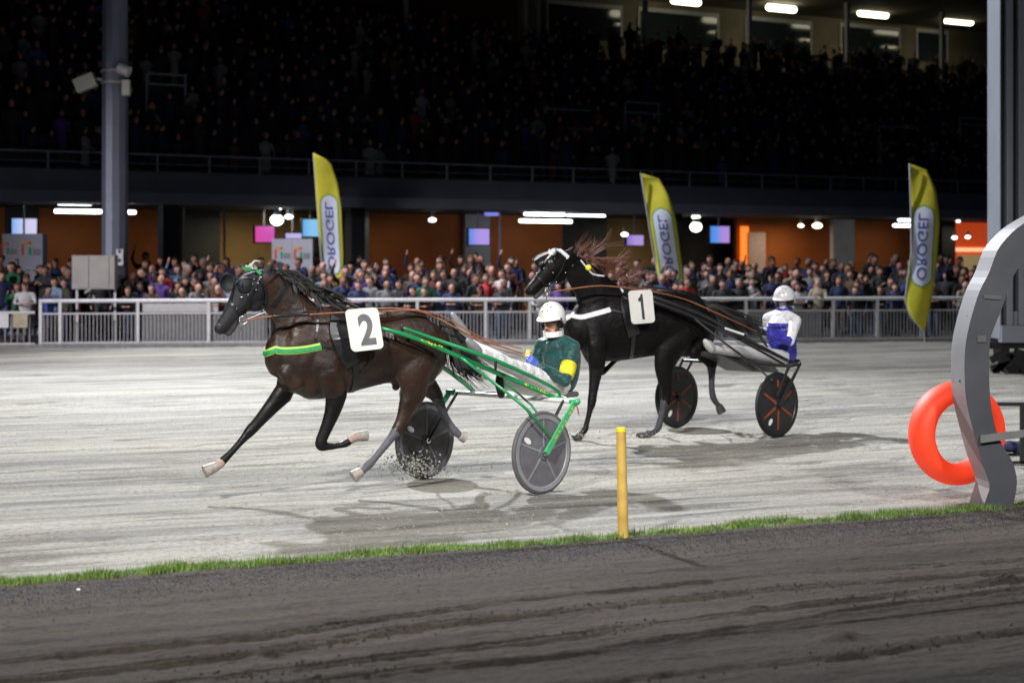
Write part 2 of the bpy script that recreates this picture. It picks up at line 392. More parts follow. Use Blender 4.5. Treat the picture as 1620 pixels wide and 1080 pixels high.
ruts = [([(0, 1050), (430, 1008), (810, 950), (1200, 913), (1620, 885)], .015, .042), ([(-200, 1095), (380, 1040), (600, 1003), (820, 975), (1150, 940), (1620, 903)], .021, .055),
        ([(300, 1078), (800, 1020), (1150, 972), (1400, 945), (1620, 918)], .019, .042), ([(700, 1060), (1100, 1012), (1620, 955)], .02, .02),
        ([(900, 1035), (1300, 975), (1620, 935)], .03, .035), ([(1000, 1075), (1400, 1030), (1620, 1000)], .05, .018)]
rut_uv = [([uv_of(gnd(*p)) for p in pl], w_, d_) for pl, w_, d_ in ruts]
def infield_h(U, V):
    z = .009*vnoise(U, V, 9, 14, 11)+.010*vnoise(U, V, 18, 38, 12)+.012*vnoise(U, V, .3, 9, 17)+.012*vnoise(U, V, 2, 3, 13)
    for pl, w_, d_ in rut_uv:
        us = [p[0] for p in pl]; vs = [p[1] for p in pl]
        D = V-np.interp(U, us, vs)+.03*vnoise(U, V*0, 1.1, 1, 14)+.014*vnoise(U, V, 9, 14, 19)
        mod = .6+.9*(vnoise(U, V, 1.6, 2, 15)+.5)
        d_ = d_*1.5; z += -d_*mod*np.exp(-(D/w_)**2)+d_*.3*mod*np.exp(-((D+w_*2)/w_)**2)+d_*.2*mod*np.exp(-((D-w_*2)/w_)**2)
    for px, py, s, hgt in [(420, 1040, .10, .022), (370, 1050, .06, .014), (1590, 920, .16, .022), (1190, 968, .1, .03), (1390, 1035, .14, -.03), (1330, 1010, .1, .025)]:
        a, b = uv_of(gnd(px, py)); r2 = ((U-a)**2+(V-b)**2*3)/s**2
        z += hgt*np.exp(-r2)*(1+3*vnoise(U, V, 14, 14, 16))
    return np.where(V > -.04, np.maximum(z, .012), z)
grid('infield_dirt', -4, 13, .055, -6.2, .12, .0095, infield_h, M_dirt, .004)

# gravel pieces in the dirt strip and grass along the inner edge
def tris(name, P, m, label, cat, idx=None, mats=None):
    P = np.asarray(P); n = len(P)//3; me = bpy.data.meshes.new(name)
    me.vertices.add(n*3); me.vertices.foreach_set('co', P.ravel().astype(np.float32))
    me.loops.add(n*3); me.loops.foreach_set('vertex_index', np.arange(n*3, dtype=np.int32)); me.polygons.add(n)
    me.polygons.foreach_set('loop_start', np.arange(n, dtype=np.int32)*3)
    for q in (mats or [m]): me.materials.append(q)
    me.update(calc_edges=True)
    if idx is not None: me.polygons.foreach_set('material_index', idx.astype(np.int32))
    o = bpy.data.objects.new(name, me); C.objects.link(o); tag(o, label, cat, kind='stuff'); return o
M_grass1 = mat('fresh_grass', (.12, .21, .03), .6, var=.35, scale=5)
M_grass2 = mat('dry_grass', (.22, .25, .07), .65, var=.35, scale=5)
M_grass3 = mat('deep_grass', (.07, .15, .025), .6, var=.3, scale=5)
nb = 90000
u = rng.uniform(-4.5, 14, nb); wv = .5+.5*np.sin(u*5)*np.sin(u*1.7+1)
edge = .085*vnoise(u, u*0, 2.4, 1, 21)+.06*vnoise(u, u*0, 7, 1, 22)
v = edge+.02+rng.beta(2, 2, nb)*(.36+.16*vnoise(u, u*0, 1.4, 1, 23))
cl = vnoise(u, v, 6, 9, 24)+.5; keep = rng.random(nb) < .35+cl; u, v, cl = u[keep], v[keep], cl[keep]; n = len(u)
hh = (.016+.036*rng.random(n)**2)*(.4+1.4*cl); ang = rng.uniform(0, 2*np.pi, n); lean = rng.uniform(0, .05, n)
X = G0.x+u*GD.x+v*GN.x; Y = G0.y+u*GD.y+v*GN.y; bw = rng.uniform(.0025, .0055, n)
ax, ay = np.cos(ang), np.sin(ang)
P = np.zeros((n, 3, 3)); P[:, 0] = np.stack([X-ay*bw, Y+ax*bw, X*0], 1); P[:, 1] = np.stack([X+ay*bw, Y-ax*bw, X*0], 1)
P[:, 2] = np.stack([X+ax*lean, Y+ay*lean, hh], 1)
tris('grass', P.reshape(-1, 3), None, 'ragged strip of short green grass dividing the pale track from the dark dirt', 'grass', rng.choice(3, n, p=[.5, .2, .3]), [M_grass1, M_grass2, M_grass3])
def clods(name, pos, size, m, label, cat):
    P = []; T = np.array([(1, 1, 1), (1, -1, -1), (-1, 1, -1), (-1, -1, 1)])*.6; fs = [(0, 1, 2), (0, 3, 1), (0, 2, 3), (1, 3, 2)]
    for p, s in zip(pos, size):
        q = T+rng.normal(0, .25, (4, 3)); q = q*s+p
        for f in fs: P += [q[f[0]], q[f[1]], q[f[2]]]
    return tris(name, P, m, label, cat)
nu = 26000; u = rng.uniform(-4, 13, nu); v = -.0-np.abs(rng.normal(0, .34, nu)); s = rng.uniform(.0025, .0075, nu)
clods('gravel', np.stack([G0.x+u*GD.x+v*GN.x, G0.y+u*GD.y+v*GN.y, s*.4+.006+infield_h(u, v)], 1), s, mat('grey_gravel', (.10, .098, .108), .85, var=.6, scale=30), 'loose grey gravel scattered over the dark dirt strip', 'gravel')
nu = 9000; k_ = rng.integers(1, 6, nu); u = rng.uniform(-4, 12, nu); v = np.array([np.interp(a, [p[0] for p in rut_uv[k][0]], [p[1] for p in rut_uv[k][0]]) for a, k in zip(u, k_)])+rng.normal(0, .07, nu)
kk = (vnoise(u, v, 1.1, 2, 31)+.5 > .5); u, v = u[kk], v[kk]; s = rng.uniform(.004, .013, len(u))
clods('dirt_clods', np.stack([G0.x+u*GD.x+v*GN.x, G0.y+u*GD.y+v*GN.y, s*.3+infield_h(u, v)], 1), s, mat('dark_dirt_clod', (.04, .034, .029), .95, var=.4, scale=30), 'crumbled dark dirt clods along the wheel ruts', 'dirt')
nu = 7000; u = rng.uniform(-4, 14, nu); v = rng.uniform(.4, 12, nu); s = rng.uniform(.003, .009, nu)
clods('loose_sand', np.stack([G0.x+u*GD.x+v*GN.x, G0.y+u*GD.y+v*GN.y, s*.3+track_h(u, v)], 1), s, mat('sand_lump', (.4, .39, .36), .9, var=.3, scale=30), 'loose lumps of pale sand on the racing track', 'sand')

# ------------------------------------------------------------------ frames for the two turnouts
class Fr:
    def __init__(s, o, a):
        s.o = Vector((o[0], o[1], 0)); s.a = R(a); s.h = Vector((-math.cos(s.a), -math.sin(s.a), 0)); s.l = Vector((math.sin(s.a), -math.cos(s.a), 0))
    def pt(s, px, py, lat=0):
        r = Vector(((px-CX)/F, 1, -(py-YH)/F)); t = (lat+s.o.dot(s.l))/(r.x*s.l.x+r.y*s.l.y)
        return Vector((0, 0, H))+r*t
    def loc(s, f, l, z): return s.o+s.h*f+s.l*l+Vector((0, 0, z))
def hit(bvh, px, py, off=.004, fb=None):
    r = Vector(((px-CX)/F, 1, -(py-YH)/F)).normalized(); L, n, i, d = bvh.ray_cast(Vector((0, 0, H)), r)
    if L is None:
        return (fb, Vector((0, -1, 0))) if fb is not None else (None, None)
    if n.dot(r) > 0: n = -n
    return L+n*off, n
def strap(bvh, fr, path, wd, m, name, parent, lat=.2, mirror=False, off=.003, th=.005, k=4, to=None, front=False):
    """strap laid on the animal's skin along a path; optionally also on the off side"""
    pp, _ = resample([Vector((p[0], p[1], 0)) for p in path], [(1, 1)]*len(path), k) if len(path) > 2 else ([Vector((*path[0], 0)).lerp(Vector((*path[1], 0)), i/6) for i in range(7)], 0)
    P = []; Nn = []
    for q in pp:
        L, n = hit(bvh, q.x, q.y, off, fr.pt(q.x, q.y, lat)); P.append(L); Nn.append(n)
    b = (to or MB())
    def mir(p, vec=False):
        d = (p if vec else p-fr.o).dot(fr.l); return p-fr.l*2*d
    if front:                                   # one loop round the chest, from side to side
        P = P[k:]; Nn = Nn[k:]; l0 = (P[0]-fr.o).dot(fr.l); z_ = P[0].z; mp = []; mn = []
        for i in range(1, 12):
            lt = l0*(1-2*i/12); o_ = fr.loc(4, lt, z_-.035*(1-(lt/l0)**2)); L, n, _, _ = bvh.ray_cast(o_, -fr.h)
            if L is not None: n = n if n.dot(fr.h) > 0 else -n; mp.append(L+n*off); mn.append(n)
        P = P[::-1]+mp+[mir(p) for p in P]; Nn = Nn[::-1]+mn+[mir(n, True) for n in Nn]
        return b.ribbon(P, Nn, wd, th).build(name, m, parent)
    b.ribbon(P, Nn, wd, th)
    if mirror:
        MB().ribbon([mir(p) for p in P], [mir(n, True) for n in Nn], wd, th).build(name, m, parent)
    if to is None: return b.build(name, m, parent)
def bil(c, u, v): return c[0]*(1-u)*(1-v)+c[1]*u*(1-v)+c[2]*u*v+c[3]*(1-u)*v      # corners: TL, TR, BR, BL ; v downwards
def rrect(n=5, r=.14, asp=1):
    P = []
    for cx, cy, a0 in ((1-r, r*asp, -90), (1-r, 1-r*asp, 0), (r, 1-r*asp, 90), (r, r*asp, 180)):
        for i in range(n+1):
            a = R(a0+90*i/n); P.append((cx+r*math.cos(a), cy+r*asp*math.sin(a)))
    return P
def plate(c, nrm, th, m, name, parent, r=.14, asp=.8):
    nrm = Vector(nrm).normalized(); poly = [bil(c, a, b) for a, b in rrect(5, r, asp)]
    return MB().prism(poly, nrm*th).build(name, m, parent)
_font = {('1', .03): ([(.42, 0), (.78, 0), (.78, 1), (.5, 1), (.42, .90), (.12, .83), (.12, .70), (.42, .72)], [(0, 1, 2, 3, 4, 5, 6, 7)])}
def text_mesh(txt, bold=0):
    if (txt, bold) not in _font:
        cu = bpy.data.curves.new('t', 'FONT'); cu.body = txt; cu.size = 1; cu.offset = bold; cu.align_x = 'CENTER'; cu.align_y = 'CENTER'; cu.resolution_u = 4
        o = bpy.data.objects.new('t', cu); C.objects.link(o); dg = bpy.context.evaluated_depsgraph_get(); dg.update()
        me = bpy.data.meshes.new_from_object(o.evaluated_get(dg)); bpy.data.objects.remove(o)
        V = [tuple(v.co) for v in me.vertices]; Fc = [tuple(p.vertices) for p in me.polygons]
        xs = [v[0] for v in V]; ys = [v[1] for v in V]
        V = [((v[0]-min(xs))/(max(xs)-min(xs)), (v[1]-min(ys))/(max(ys)-min(ys))) for v in V]
        _font[(txt, bold)] = (V, Fc)
    return _font[(txt, bold)]
def decal(txt, c, rect, nrm, off, m, name, parent, mirror=False, rot=0, bold=.02, bend=None):
    """flat print mapped onto the face given by corners c; rect = u0,v0,u1,v1"""
    V, Fc = text_mesh(txt, bold); nrm = Vector(nrm).normalized(); P = []
    for x, y in V:
        if mirror: x = 1-x
        a, b = (x, 1-y) if rot == 0 else (1-y, 1-x)          # rot: reads upwards
        if rot == 2: a, b = y, 1-x
        u_ = rect[0]+(rect[2]-rect[0])*a; v_ = rect[1]+(rect[3]-rect[1])*b
        P.append((bend(u_, v_) if bend else bil(c, u_, v_))+nrm*off)
    return MB().add(P, Fc).build(name, m, parent, recalc=False)

def strands(root_pts, flow, n, wd, seed, jit=.02, lens=(.7, 1.1), wave=.02):
    """hair: many thin ribbons starting along root_pts and following flow offsets"""
    rr = random.Random(seed); b = MB()
    for i in range(n):
        if i % 9 == 0: tc_ = rr.random(); sc_l = rr.uniform(*lens); phc = rr.random()*6; jc = Vector((rr.gauss(0, 1), rr.gauss(0, 1), rr.gauss(0, 1)))*jit*1.6
        t = min(.999, max(0, tc_+rr.gauss(0, .012)))*(len(root_pts)-1); k = min(int(t), len(root_pts)-2); p = root_pts[k].lerp(root_pts[k+1], t-k)
        fl = flow[k] if isinstance(flow[0], list) else flow
        s = sc_l*rr.uniform(.85, 1.05); ph = phc+rr.gauss(0, .25); pts = []
        jv = jc+Vector((rr.gauss(0, 1), rr.gauss(0, 1), rr.gauss(0, 1)))*jit*.35
        for j, f in enumerate([Vector((0, 0, 0))]+fl):
            q = p+f*s+jv*j+Vector((0, 0, wave*math.sin(ph+j*1.8))); pts.append(q)
        pts, _ = resample(pts, [(1, 1)]*len(pts), 3)
        nr = Vector((rr.uniform(-.4, .4), -1, rr.uniform(-.6, .6))).normalized(); m = len(pts)
        ws = [wd*(1-.85*j/(m-1)) for j in range(m)]
        vs = []; fs = []
        for j in range(m):
            tt = (pts[min(j+1, m-1)]-pts[max(j-1, 0)])
            if tt.length < 1e-6: tt = Vector((1, 0, 0))
            bb = tt.normalized().cross(nr).normalized()*ws[j]/2; vs += [pts[j]-bb, pts[j]+bb]
        for j in range(m-1): fs.append((2*j, 2*j+1, 2*j+3, 2*j+2))
        b.add(vs, fs)
    return b

# ------------------------------------------------------------------ horses
def make_horse(fr, T, sc_, spec, mats, root, voxel):
    """T: trunk stations (px, ytop, ybottom, half width). spec: limbs. mats: coat, legs, hood, muzzle, wrap"""
    B = Blob(); l = fr.l
    P = []; Rr = []
    for px, y0, y1, hw in T:
        a = fr.pt(px, y0); b = fr.pt(px, y1); P.append((a+b)/2); Rr.append(((a-b).length/2, hw*sc_))
    B.limb(P, Rr, 0, lat=l, sm=3, n=24)
    for pts, mt in spec:
        pp = [fr.pt(p[0], p[1], p[2]*sc_) for p in pts]; rr = [((p[3]*sc_, p[4]*sc_) if len(p) > 4 else (p[3]*sc_, p[3]*sc_)) for p in pts]
        B.limb(pp, rr, mt, lat=l, sm=3, n=16)
    return B
def hoof(fr, a, b, lat, r0, r1, m, parent, sc_=1):
    A = fr.pt(*a, lat); Bp = fr.pt(*b, lat)
    return MB().tube([A, A.lerp(Bp, .5), Bp], [r0, (r0+r1)/2, r1], n=14, lat=fr.l, cap='flat').build('hoof', m, parent, smooth=False, bevel=.006)

# ---- horse number 2
S2 = Fr(((.256-.805)/2, (15.26+16.33)/2), 44.8); H2 = Fr(((.256-.805)/2, (15.26+16.33)/2), 27)
horse2 = thing('horse', 'dark bay harness horse carrying number 2, with black hood and green breast strap', 'horse', H2.loc(1.2, 0, 0), 0, 'racing trotters')
T2 = [(696, 522, 560, .10), (686, 503, 588, .20), (668, 493, 606, .255), (642, 489, 607, .275), (610, 492, 606, .275), (578, 496, 613, .28), (545, 491, 623, .275), (512, 482, 631, .25), (480, 482, 631, .225), (456, 500, 620, .19), (442, 522, 598, .13)]
near = .15; far = -.14
spec2 = [
 # neck and head
 ([(492, 548, 0, .27, .17), (474, 520, 0, .27, .14), (455, 486, 0, .19, .105), (434, 462, .01, .165, .085), (416, 446, .02, .12, .075)], 0),
 ([(419, 440, .02, .085, .07), (402, 453, .03, .135, .092), (391, 464, .03, .135, .09), (377, 482, .03, .098, .075), (363, 501, .03, .07, .06), (353, 514, .03, .062, .055), (348, 520, .03, .052, .05)], 2),
 ([(349, 516, .03, .05, .048), (347, 522, .03, .042, .042)], 3),
 ([(375, 502, .03, .04, .035), (366, 520, .03, .035, .04), (361, 528, .03, .026, .034)], 3),
 ([(405, 476, .06, .075, .03), (398, 486, .055, .06, .03)], 2),
 # near fore: forearm, knee, folded cannon
 ([(505, 545, .16, .14, .07), (520, 590, .2, .125, .08), (530, 618, .19, .105, .075)], 0),
 ([(532, 622, .18, .10, .075), (527, 648, .17, .074, .062), (517, 675, .16, .055, .052), (508, 697, .16, .05, .045), (508, 706, .16, .042, .042), (522, 706, .155, .031, .031), (538, 704, .155, .028, .03), (549, 700, .155, .037, .034), (557, 694, .155, .028, .03), (562, 691, .155, .034, .034)], 1),
 # far fore: reaching forward
 ([(470, 580, -.13, .13, .08), (455, 608, -.14, .105, .08)], 0),
 ([(448, 622, -.15, .092, .07), (428, 645, -.15, .068, .058), (408, 668, -.15, .052, .048), (396, 681, -.15, .05, .045), (384, 695, -.15, .034, .034), (367, 714, -.15, .03, .03), (352, 729, -.15, .038, .035), (344, 736, -.15, .03, .03), (340, 739, -.15, .036, .036)], 1),
 # near hind
 ([(676, 525, .13, .16, .10), (668, 560, .17, .17, .10), (655, 590, .18, .155, .10), (655, 618, .17, .125, .08), (645, 642, .16, .086, .062), (636, 664, .15, .056, .05), (628, 681, .15, .056, .048)], 0),
 ([(628, 681, .15, .056, .048), (619, 692, .15, .04, .038), (604, 711, .15, .034, .033), (593, 724, .15, .033, .033), (584, 734, .15, .041, .037), (576, 742, .15, .032, .032), (571, 746, .15, .038, .036)], 4),
 ([(640, 672, .15, .034, .03), (636, 683, .15, .03, .028)], 1),
 # far hind: pushed out behind
 ([(655, 570, -.14, .16, .09), (662, 598, -.15, .13, .09), (680, 614, -.15, .09, .07), (691, 626, -.15, .062, .055)], 0),
 ([(691, 628, -.15, .06, .052), (697, 642, -.15, .045, .042), (704, 658, -.15, .036, .036), (713, 673, -.15, .035, .034), (721, 683, -.15, .04, .036), (727, 688, -.15, .033, .032)], 4),
 # muscles: shoulder blade, forearm top, haunch, flank
 ([(480, 505, .13, .10, .05), (492, 545, .17, .11, .05), (485, 575, .17, .09, .05)], 0),
 ([(455, 585, .1, .09, .06), (470, 605, .11, .09, .06)], 0),
 ([(690, 535, .12, .10, .08), (684, 570, .15, .10, .08), (674, 598, .15, .08, .07)], 0),
 ([(632, 600, .06, .045, .05), (626, 612, .04, .035, .04)], 0),
]
B2 = make_horse(H2, T2, 1, spec2, None, horse2, .013)
# ears
for (px, py, qx, qy, lt) in [(420, 431, 432, 414, .05), (411, 430, 414, 412, -.04)]:
    B2.limb([H2.pt(px, py, lt), H2.pt((px+qx)/2+1, (py+qy)/2, lt*1.2), H2.pt(qx, qy, lt*1.3)], [(.032, .022), (.03, .02), (.008, .008)], 2, lat=H2.l)
B2.grow('body', [M_bay, M_socks, M_hood, M_muzzle, M_wrap], horse2, .0135, 5)
bv2 = B2.world_bvh

def eye_and_cups(fr, root, bvh, cup_m, near_c, far_c, r):
    for (px, py, lt, sgn) in ((near_c[0], near_c[1], near_c[2], 1), (far_c[0], far_c[1], far_c[2], -1)):
        c = fr.pt(px, py, lt); M = Matrix.Rotation(0, 3, 'Z')
        b = MB(); n = 18; rings = []
        for i, (rr, dz) in enumerate([(.0, 1), (.45, .86), (.8, .5), (1, 0), (.93, -.02), (.72, .42), (.4, .72), (.0, .84)]):
            rings.append([c+fr.h*(rr*r*math.cos(2*math.pi*k/n))+Vector((0, 0, rr*r*1.1*math.sin(2*math.pi*k/n)))+fr.l*sgn*dz*r*.55 for k in range(n)])
        vs = [v for q in rings for v in q]; fs = []
        for i in range(len(rings)-1):
            for k in range(n): fs.append((i*n+k, i*n+(k+1) % n, (i+1)*n+(k+1) % n, (i+1)*n+k))
        b.add(vs, fs); b.build('blinker_cup', cup_m, root, smooth=True)
eye_and_cups(H2, horse2, bv2, M_hood, (388, 452, .10), (360, 447, -.09), .07)
def st2(name, path, wd, m, **k): return strap(bv2, H2, path, wd, m, name, horse2, **k)
M_gstrap = mat('green_webbing', (.02, .26, .07), .6, var=.15, scale=30)
M_lime = mat('lime_strap_edge', (.42, .62, .12), .6, var=.1)
st2('breast_strap', [(430, 548), (436, 553), (450, 555), (480, 553), (507, 548)], .062, M_lime, front=True, off=.004)
st2('breast_strap_face', [(431, 549), (437, 554), (450, 556), (480, 554), (508, 549)], .036, M_gstrap, front=True, off=.011)
st2('trace_strap', [(507, 548), (530, 551), (553, 560), (562, 570)], .022, M_leather, mirror=True)
st2('shoulder_strap', [(503, 482), (502, 515), (498, 550)], .02, M_leather, mirror=True)
st2('saddle_pad', [(540, 494), (536, 520), (545, 548), (560, 575)], .17, M_leather, mirror=True, off=.008, th=.02)
st2('girth', [(560, 572), (563, 590), (561, 610), (556, 619)], .05, M_leather, mirror=True, off=.006)
st2('wrap_strap', [(585, 560), (583, 575), (572, 588), (562, 600)], .026, M_leather, off=.008)
st2('rump_strap', [(552, 489), (600, 493), (650, 491), (692, 502)], .018, M_leather, off=.006)
st2('neck_strap', [(438, 432), (453, 447), (449, 460), (431, 484)], .03, M_leather, off=.006)
st2('brow_band', [(384, 424), (392, 425), (402, 429), (412, 435)], .028, M_gstrap, off=.012, th=.008)
st2('cheek_strap', [(412, 436), (402, 455), (392, 478), (386, 498)], .016, M_leather, off=.012)
st2('nose_band', [(366, 478), (374, 488), (384, 498)], .02, M_leather, off=.01)
st2('face_strap', [(376, 436), (372, 452), (368, 470), (366, 480)], .012, M_leather, off=.012)
st2('throat_latch', [(409, 440), (418, 460), (420, 482), (414, 494)], .014, M_leather, off=.01)
b = MB()
for px, py in [(401, 443), (399, 450), (407, 449), (404, 458), (382, 470), (374, 488), (386, 497), (392, 466), (412, 440), (378, 441), (380, 432)]:
    L, n = hit(bv2, px, py, .016)
    if L is not None: b.ell(L, (.008, .008, .008), 8)
b.build('bridle_studs', M_chrome, horse2, smooth=True)
def ring(c, l, r, t, up=Vector((0, 0, 1))):
    h_ = l.cross(up).normalized(); pts = [c+h_*r*math.cos(a)+up*r*math.sin(a) for a in [2*math.pi*i/16 for i in range(17)]]
    return MB().tube(pts, t, n=6, cap='flat')
ring(H2.pt(385, 506, .11), H2.l, .034, .006).build('bit_ring', M_chrome, horse2, smooth=True)
MB().tube([H2.pt(385, 506, .10), H2.pt(385, 506, -.07)], .008, n=6).build('bit', M_chrome, horse2, smooth=True)
MB().tube([H2.pt(384, 512, .11), H2.pt(381, 524, .11)], .005, n=6).build('bit_shank', M_chrome, horse2, smooth=True)
# nostril
MB().ell(H2.pt(352, 515, .07), (.012, .016, .02), 10).build('nostril', M_black, horse2, smooth=True)
# forelock tuft (white fluff on the poll) and mane
strands([H2.pt(386, 424, .03), H2.pt(398, 420, .02)], [H2.h*-.03+Vector((0, 0, .02)), H2.h*-.07+Vector((0, 0, .012))], 40, .012, 3, .008).build('poll_fluff', mat('grey_fleece', (.45, .45, .43), .9), horse2)
crest2 = [H2.pt(427, 430), H2.pt(448, 437), H2.pt(470, 449), H2.pt(492, 463), H2.pt(512, 474), H2.pt(532, 484)]
strands(crest2, [H2.h*-.07+Vector((0, 0, .005))+H2.l*.03, H2.h*-.15+Vector((0, 0, -.025))+H2.l*.07, H2.h*-.22+Vector((0, 0, -.07))+H2.l*.1], 330, .014, 5, .012).build('mane', M_hairb, horse2)
strands([H2.pt(448, 437, .02), H2.pt(500, 466, .04)], [H2.h*-.06+Vector((0, 0, -.02))+H2.l*.04, H2.h*-.1+Vector((0, 0, -.08))+H2.l*.08], 260, .02, 6, .01).build('mane', M_hairb, horse2)
tb = [H2.pt(698, 510, .0), H2.pt(706, 522, .0)]
a0 = H2.pt(700, 514)
def fl(*pp): return [H2.pt(*p, .03)-a0 for p in pp]
strands(tb, fl((716, 524), (728, 548), (740, 572), (762, 592)), 300, .012, 8, .012, (.75, 1.12)).build('tail', M_hairb, horse2)
strands(tb, fl((712, 528), (720, 556), (732, 580), (748, 586)), 220, .012, 9, .014, (.6, 1.1)).build('tail', M_hairb, horse2)
# hooves
hoof(H2, (564, 690), (581, 688), .155, .040, .050, M_hoof, horse2)
hoof(H2, (343, 737), (323, 746), -.15, .042, .055, M_hoof, horse2)
hoof(H2, (572, 745), (558, 754), .15, .042, .056, M_hoof, horse2)
hoof(H2, (727, 688), (736, 692), -.15, .040, .052, M_hoof, horse2)
b = MB().tube([H2.pt(555, 695, .155), H2.pt(564, 690, .155)], [.037, .042], n=12, lat=H2.l); b.build('sock', M_pink, horse2, smooth=True)
b = MB().tube([H2.pt(349, 732, -.15), H2.pt(341, 738, -.15)], [.041, .041], n=12, lat=H2.l); b.build('sock', M_pink, horse2, smooth=True)
# number plate
n2 = H2.l
c2 = [H2.pt(545, 490, .36), H2.pt(597, 486, .36), H2.pt(607, 551, .40), H2.pt(556, 557, .40)]
nn = (c2[1]-c2[0]).cross(c2[3]-c2[0]).normalized()
if nn.dot(n2) < 0: nn = -nn
plate(c2, nn, .008, M_whiteplate, 'number_plate', horse2)
decal('2', c2, (.32, .13, .80, .88), nn, .011, M_greyprint, 'number_print', horse2, bold=.035)

# ---- horse number 1
S1 = Fr(((3.025+1.99)/2, (20.22+21.37)/2), 42); H1 = Fr(((3.025+1.99)/2, (20.22+21.37)/2), 27)
horse1 = thing('horse', 'black harness horse carrying number 1, with white brow band and flying chestnut mane', 'horse', H1.loc(1.2, 0, 0), 0, 'racing trotters')
k1 = 1.06
T1 = [(1120, 490, 530, .11), (1110, 474, 555, .20), (1092, 463, 565, .25), (1068, 458, 562, .27), (1042, 459, 562, .28), (1012, 457, 566, .28), (985, 456, 570, .27), (958, 459, 572, .25), (932, 468, 570, .21), (914, 492, 556, .15)]
spec1 = [
 ([(965, 500, 0, .30, .17), (948, 474, 0, .265, .14), (930, 448, 0, .20, .105), (912, 428, .01, .155, .085), (897, 414, .02, .12, .075)], 0),
 ([(899, 408, .02, .085, .07), (884, 416, .03, .125, .092), (875, 424, .03, .128, .09), (862, 437, .03, .095, .075), (850, 449, .03, .072, .06), (842, 457, .03, .064, .055), (838, 461, .03, .054, .05)], 2),
 ([(840, 459, .03, .052, .048), (838, 464, .03, .042, .04)], 3),
 ([(862, 452, .03, .04, .035), (852, 465, .03, .034, .038), (847, 470, .03, .026, .03)], 3),
 ([(888, 434, .06, .075, .03), (880, 444, .055, .05, .03)], 2),
 # near fore, planted
 ([(945, 515, .15, .14, .07), (945, 550, .18, .12, .08), (944, 575, .17, .10, .075)], 0),
 ([(944, 578, .16, .092, .07), (941, 600, .15, .066, .055), (938, 622, .15, .05, .047), (936, 637, .15, .05, .045), (933, 650, .15, .033, .033), (928, 670, .15, .03, .03), (925, 680, .15, .038, .036), (919, 686, .15, .031, .03)], 1),
 # far fore, folded under the chest
 ([(930, 540, -.13, .12, .07), (936, 562, -.15, .09, .07), (946, 580, -.15, .06, .05), (952, 588, -.15, .045, .042), (962, 580, -.15, .033, .033), (976, 566, -.15, .032, .032)], 1),
 # near hind, reaching forward under the body
 ([(1100, 490, .13, .16, .10), (1085, 520, .17, .18, .10), (1062, 548, .18, .17, .10), (1052, 575, .17, .13, .085), (1052, 600, .16, .09, .065), (1055, 622, .15, .06, .052), (1053, 636, .15, .055, .048)], 0),
 ([(1052, 636, .15, .054, .046), (1049, 648, .15, .04, .038), (1045, 662, .15, .036, .035), (1041, 676, .15, .042, .038), (1032, 684, .15, .034, .034), (1026, 686, .15, .036, .036)], 4),
 # far hind, leaving the ground behind
 ([(1100, 520, -.14, .17, .09), (1108, 548, -.15, .14, .09), (1120, 566, -.15, .085, .07), (1127, 578, -.15, .06, .052)], 0),
 ([(1126, 580, -.15, .057, .05), (1126, 595, -.15, .04, .038), (1126, 612, -.15, .035, .034), (1128, 628, -.15, .04, .036), (1134, 638, -.15, .032, .032), (1138, 642, -.15, .036, .036)], 4),
 ([(950, 480, .13, .10, .05), (955, 510, .17, .11, .05), (945, 535, .17, .09, .05)], 0),
 ([(1112, 505, .12, .10, .08), (1106, 535, .15, .10, .08), (1098, 558, .15, .08, .07)], 0),
]
B1 = make_horse(H1, T1, k1, spec1, None, horse1, .014)
for (px, py, qx, qy, lt) in [(898, 400, 911, 389, .05), (884, 402, 880, 387, -.04)]:
    B1.limb([H1.pt(px, py, lt), H1.pt((px+qx)/2+1, (py+qy)/2, lt*1.2), H1.pt(qx, qy, lt*1.3)], [(.034, .022), (.03, .02), (.008, .008)], 2, lat=H1.l)
B1.grow('body', [M_blackcoat, M_socks, M_blackcoat, M_muzzle, mat('dark_leg_wrap', (.035, .035, .042), .6, var=.3, scale=20, bump=.4, bscale=60)], horse1, .0155, 5)
bv1 = B1.world_bvh
def st1(name, path, wd, m, **k): return strap(bv1, H1, path, wd, m, name, horse1, **k)
eye_and_cups(H1, horse1, bv1, M_leather, (873, 417, .10), (854, 412, -.09), .066)
M_wstrap = mat('white_fleece_strap', (.66, .66, .69), .8, var=.1, scale=30, bump=.3, bscale=60)
st1('breast_strap', [(901, 494), (905, 500), (920, 502), (940, 497), (965, 490)], .055, M_wstrap, front=True, off=.004, th=.012)
st1('trace_strap', [(965, 490), (985, 495), (1005, 505)], .022, M_leather, mirror=True)
st1('brow_band', [(868, 402), (876, 396), (886, 398), (898, 408)], .045, M_wstrap, off=.006, th=.014)
st1('neck_strap', [(918, 412), (928, 424), (938, 434), (955, 437)], .018, M_wstrap, off=.005, th=.006)
st1('shoulder_strap', [(982, 457), (990, 470)], .024, M_wstrap, off=.006)
st1('saddle_pad', [(1000, 460), (990, 480), (996, 508), (1002, 530)], .15, M_leather, mirror=True, off=.008, th=.02)
st1('girth', [(1002, 528), (1001, 545), (998, 566)], .05, M_leather, mirror=True, off=.006)
st1('rump_strap', [(1015, 453), (1050, 457), (1085, 461), (1105, 468)], .018, M_leather, off=.005)
st1('cheek_strap', [(894, 408), (888, 425), (878, 440), (870, 455)], .016, M_leather, off=.012)
st1('nose_band', [(852, 440), (860, 448), (869, 455)], .018, M_leather, off=.01)
L, n = hit(bv1, 929, 424, .02)
MB().ell(L, (.035, .02, .035), 12).build('yellow_tag', M_yel2, horse1, smooth=True)
b = MB()
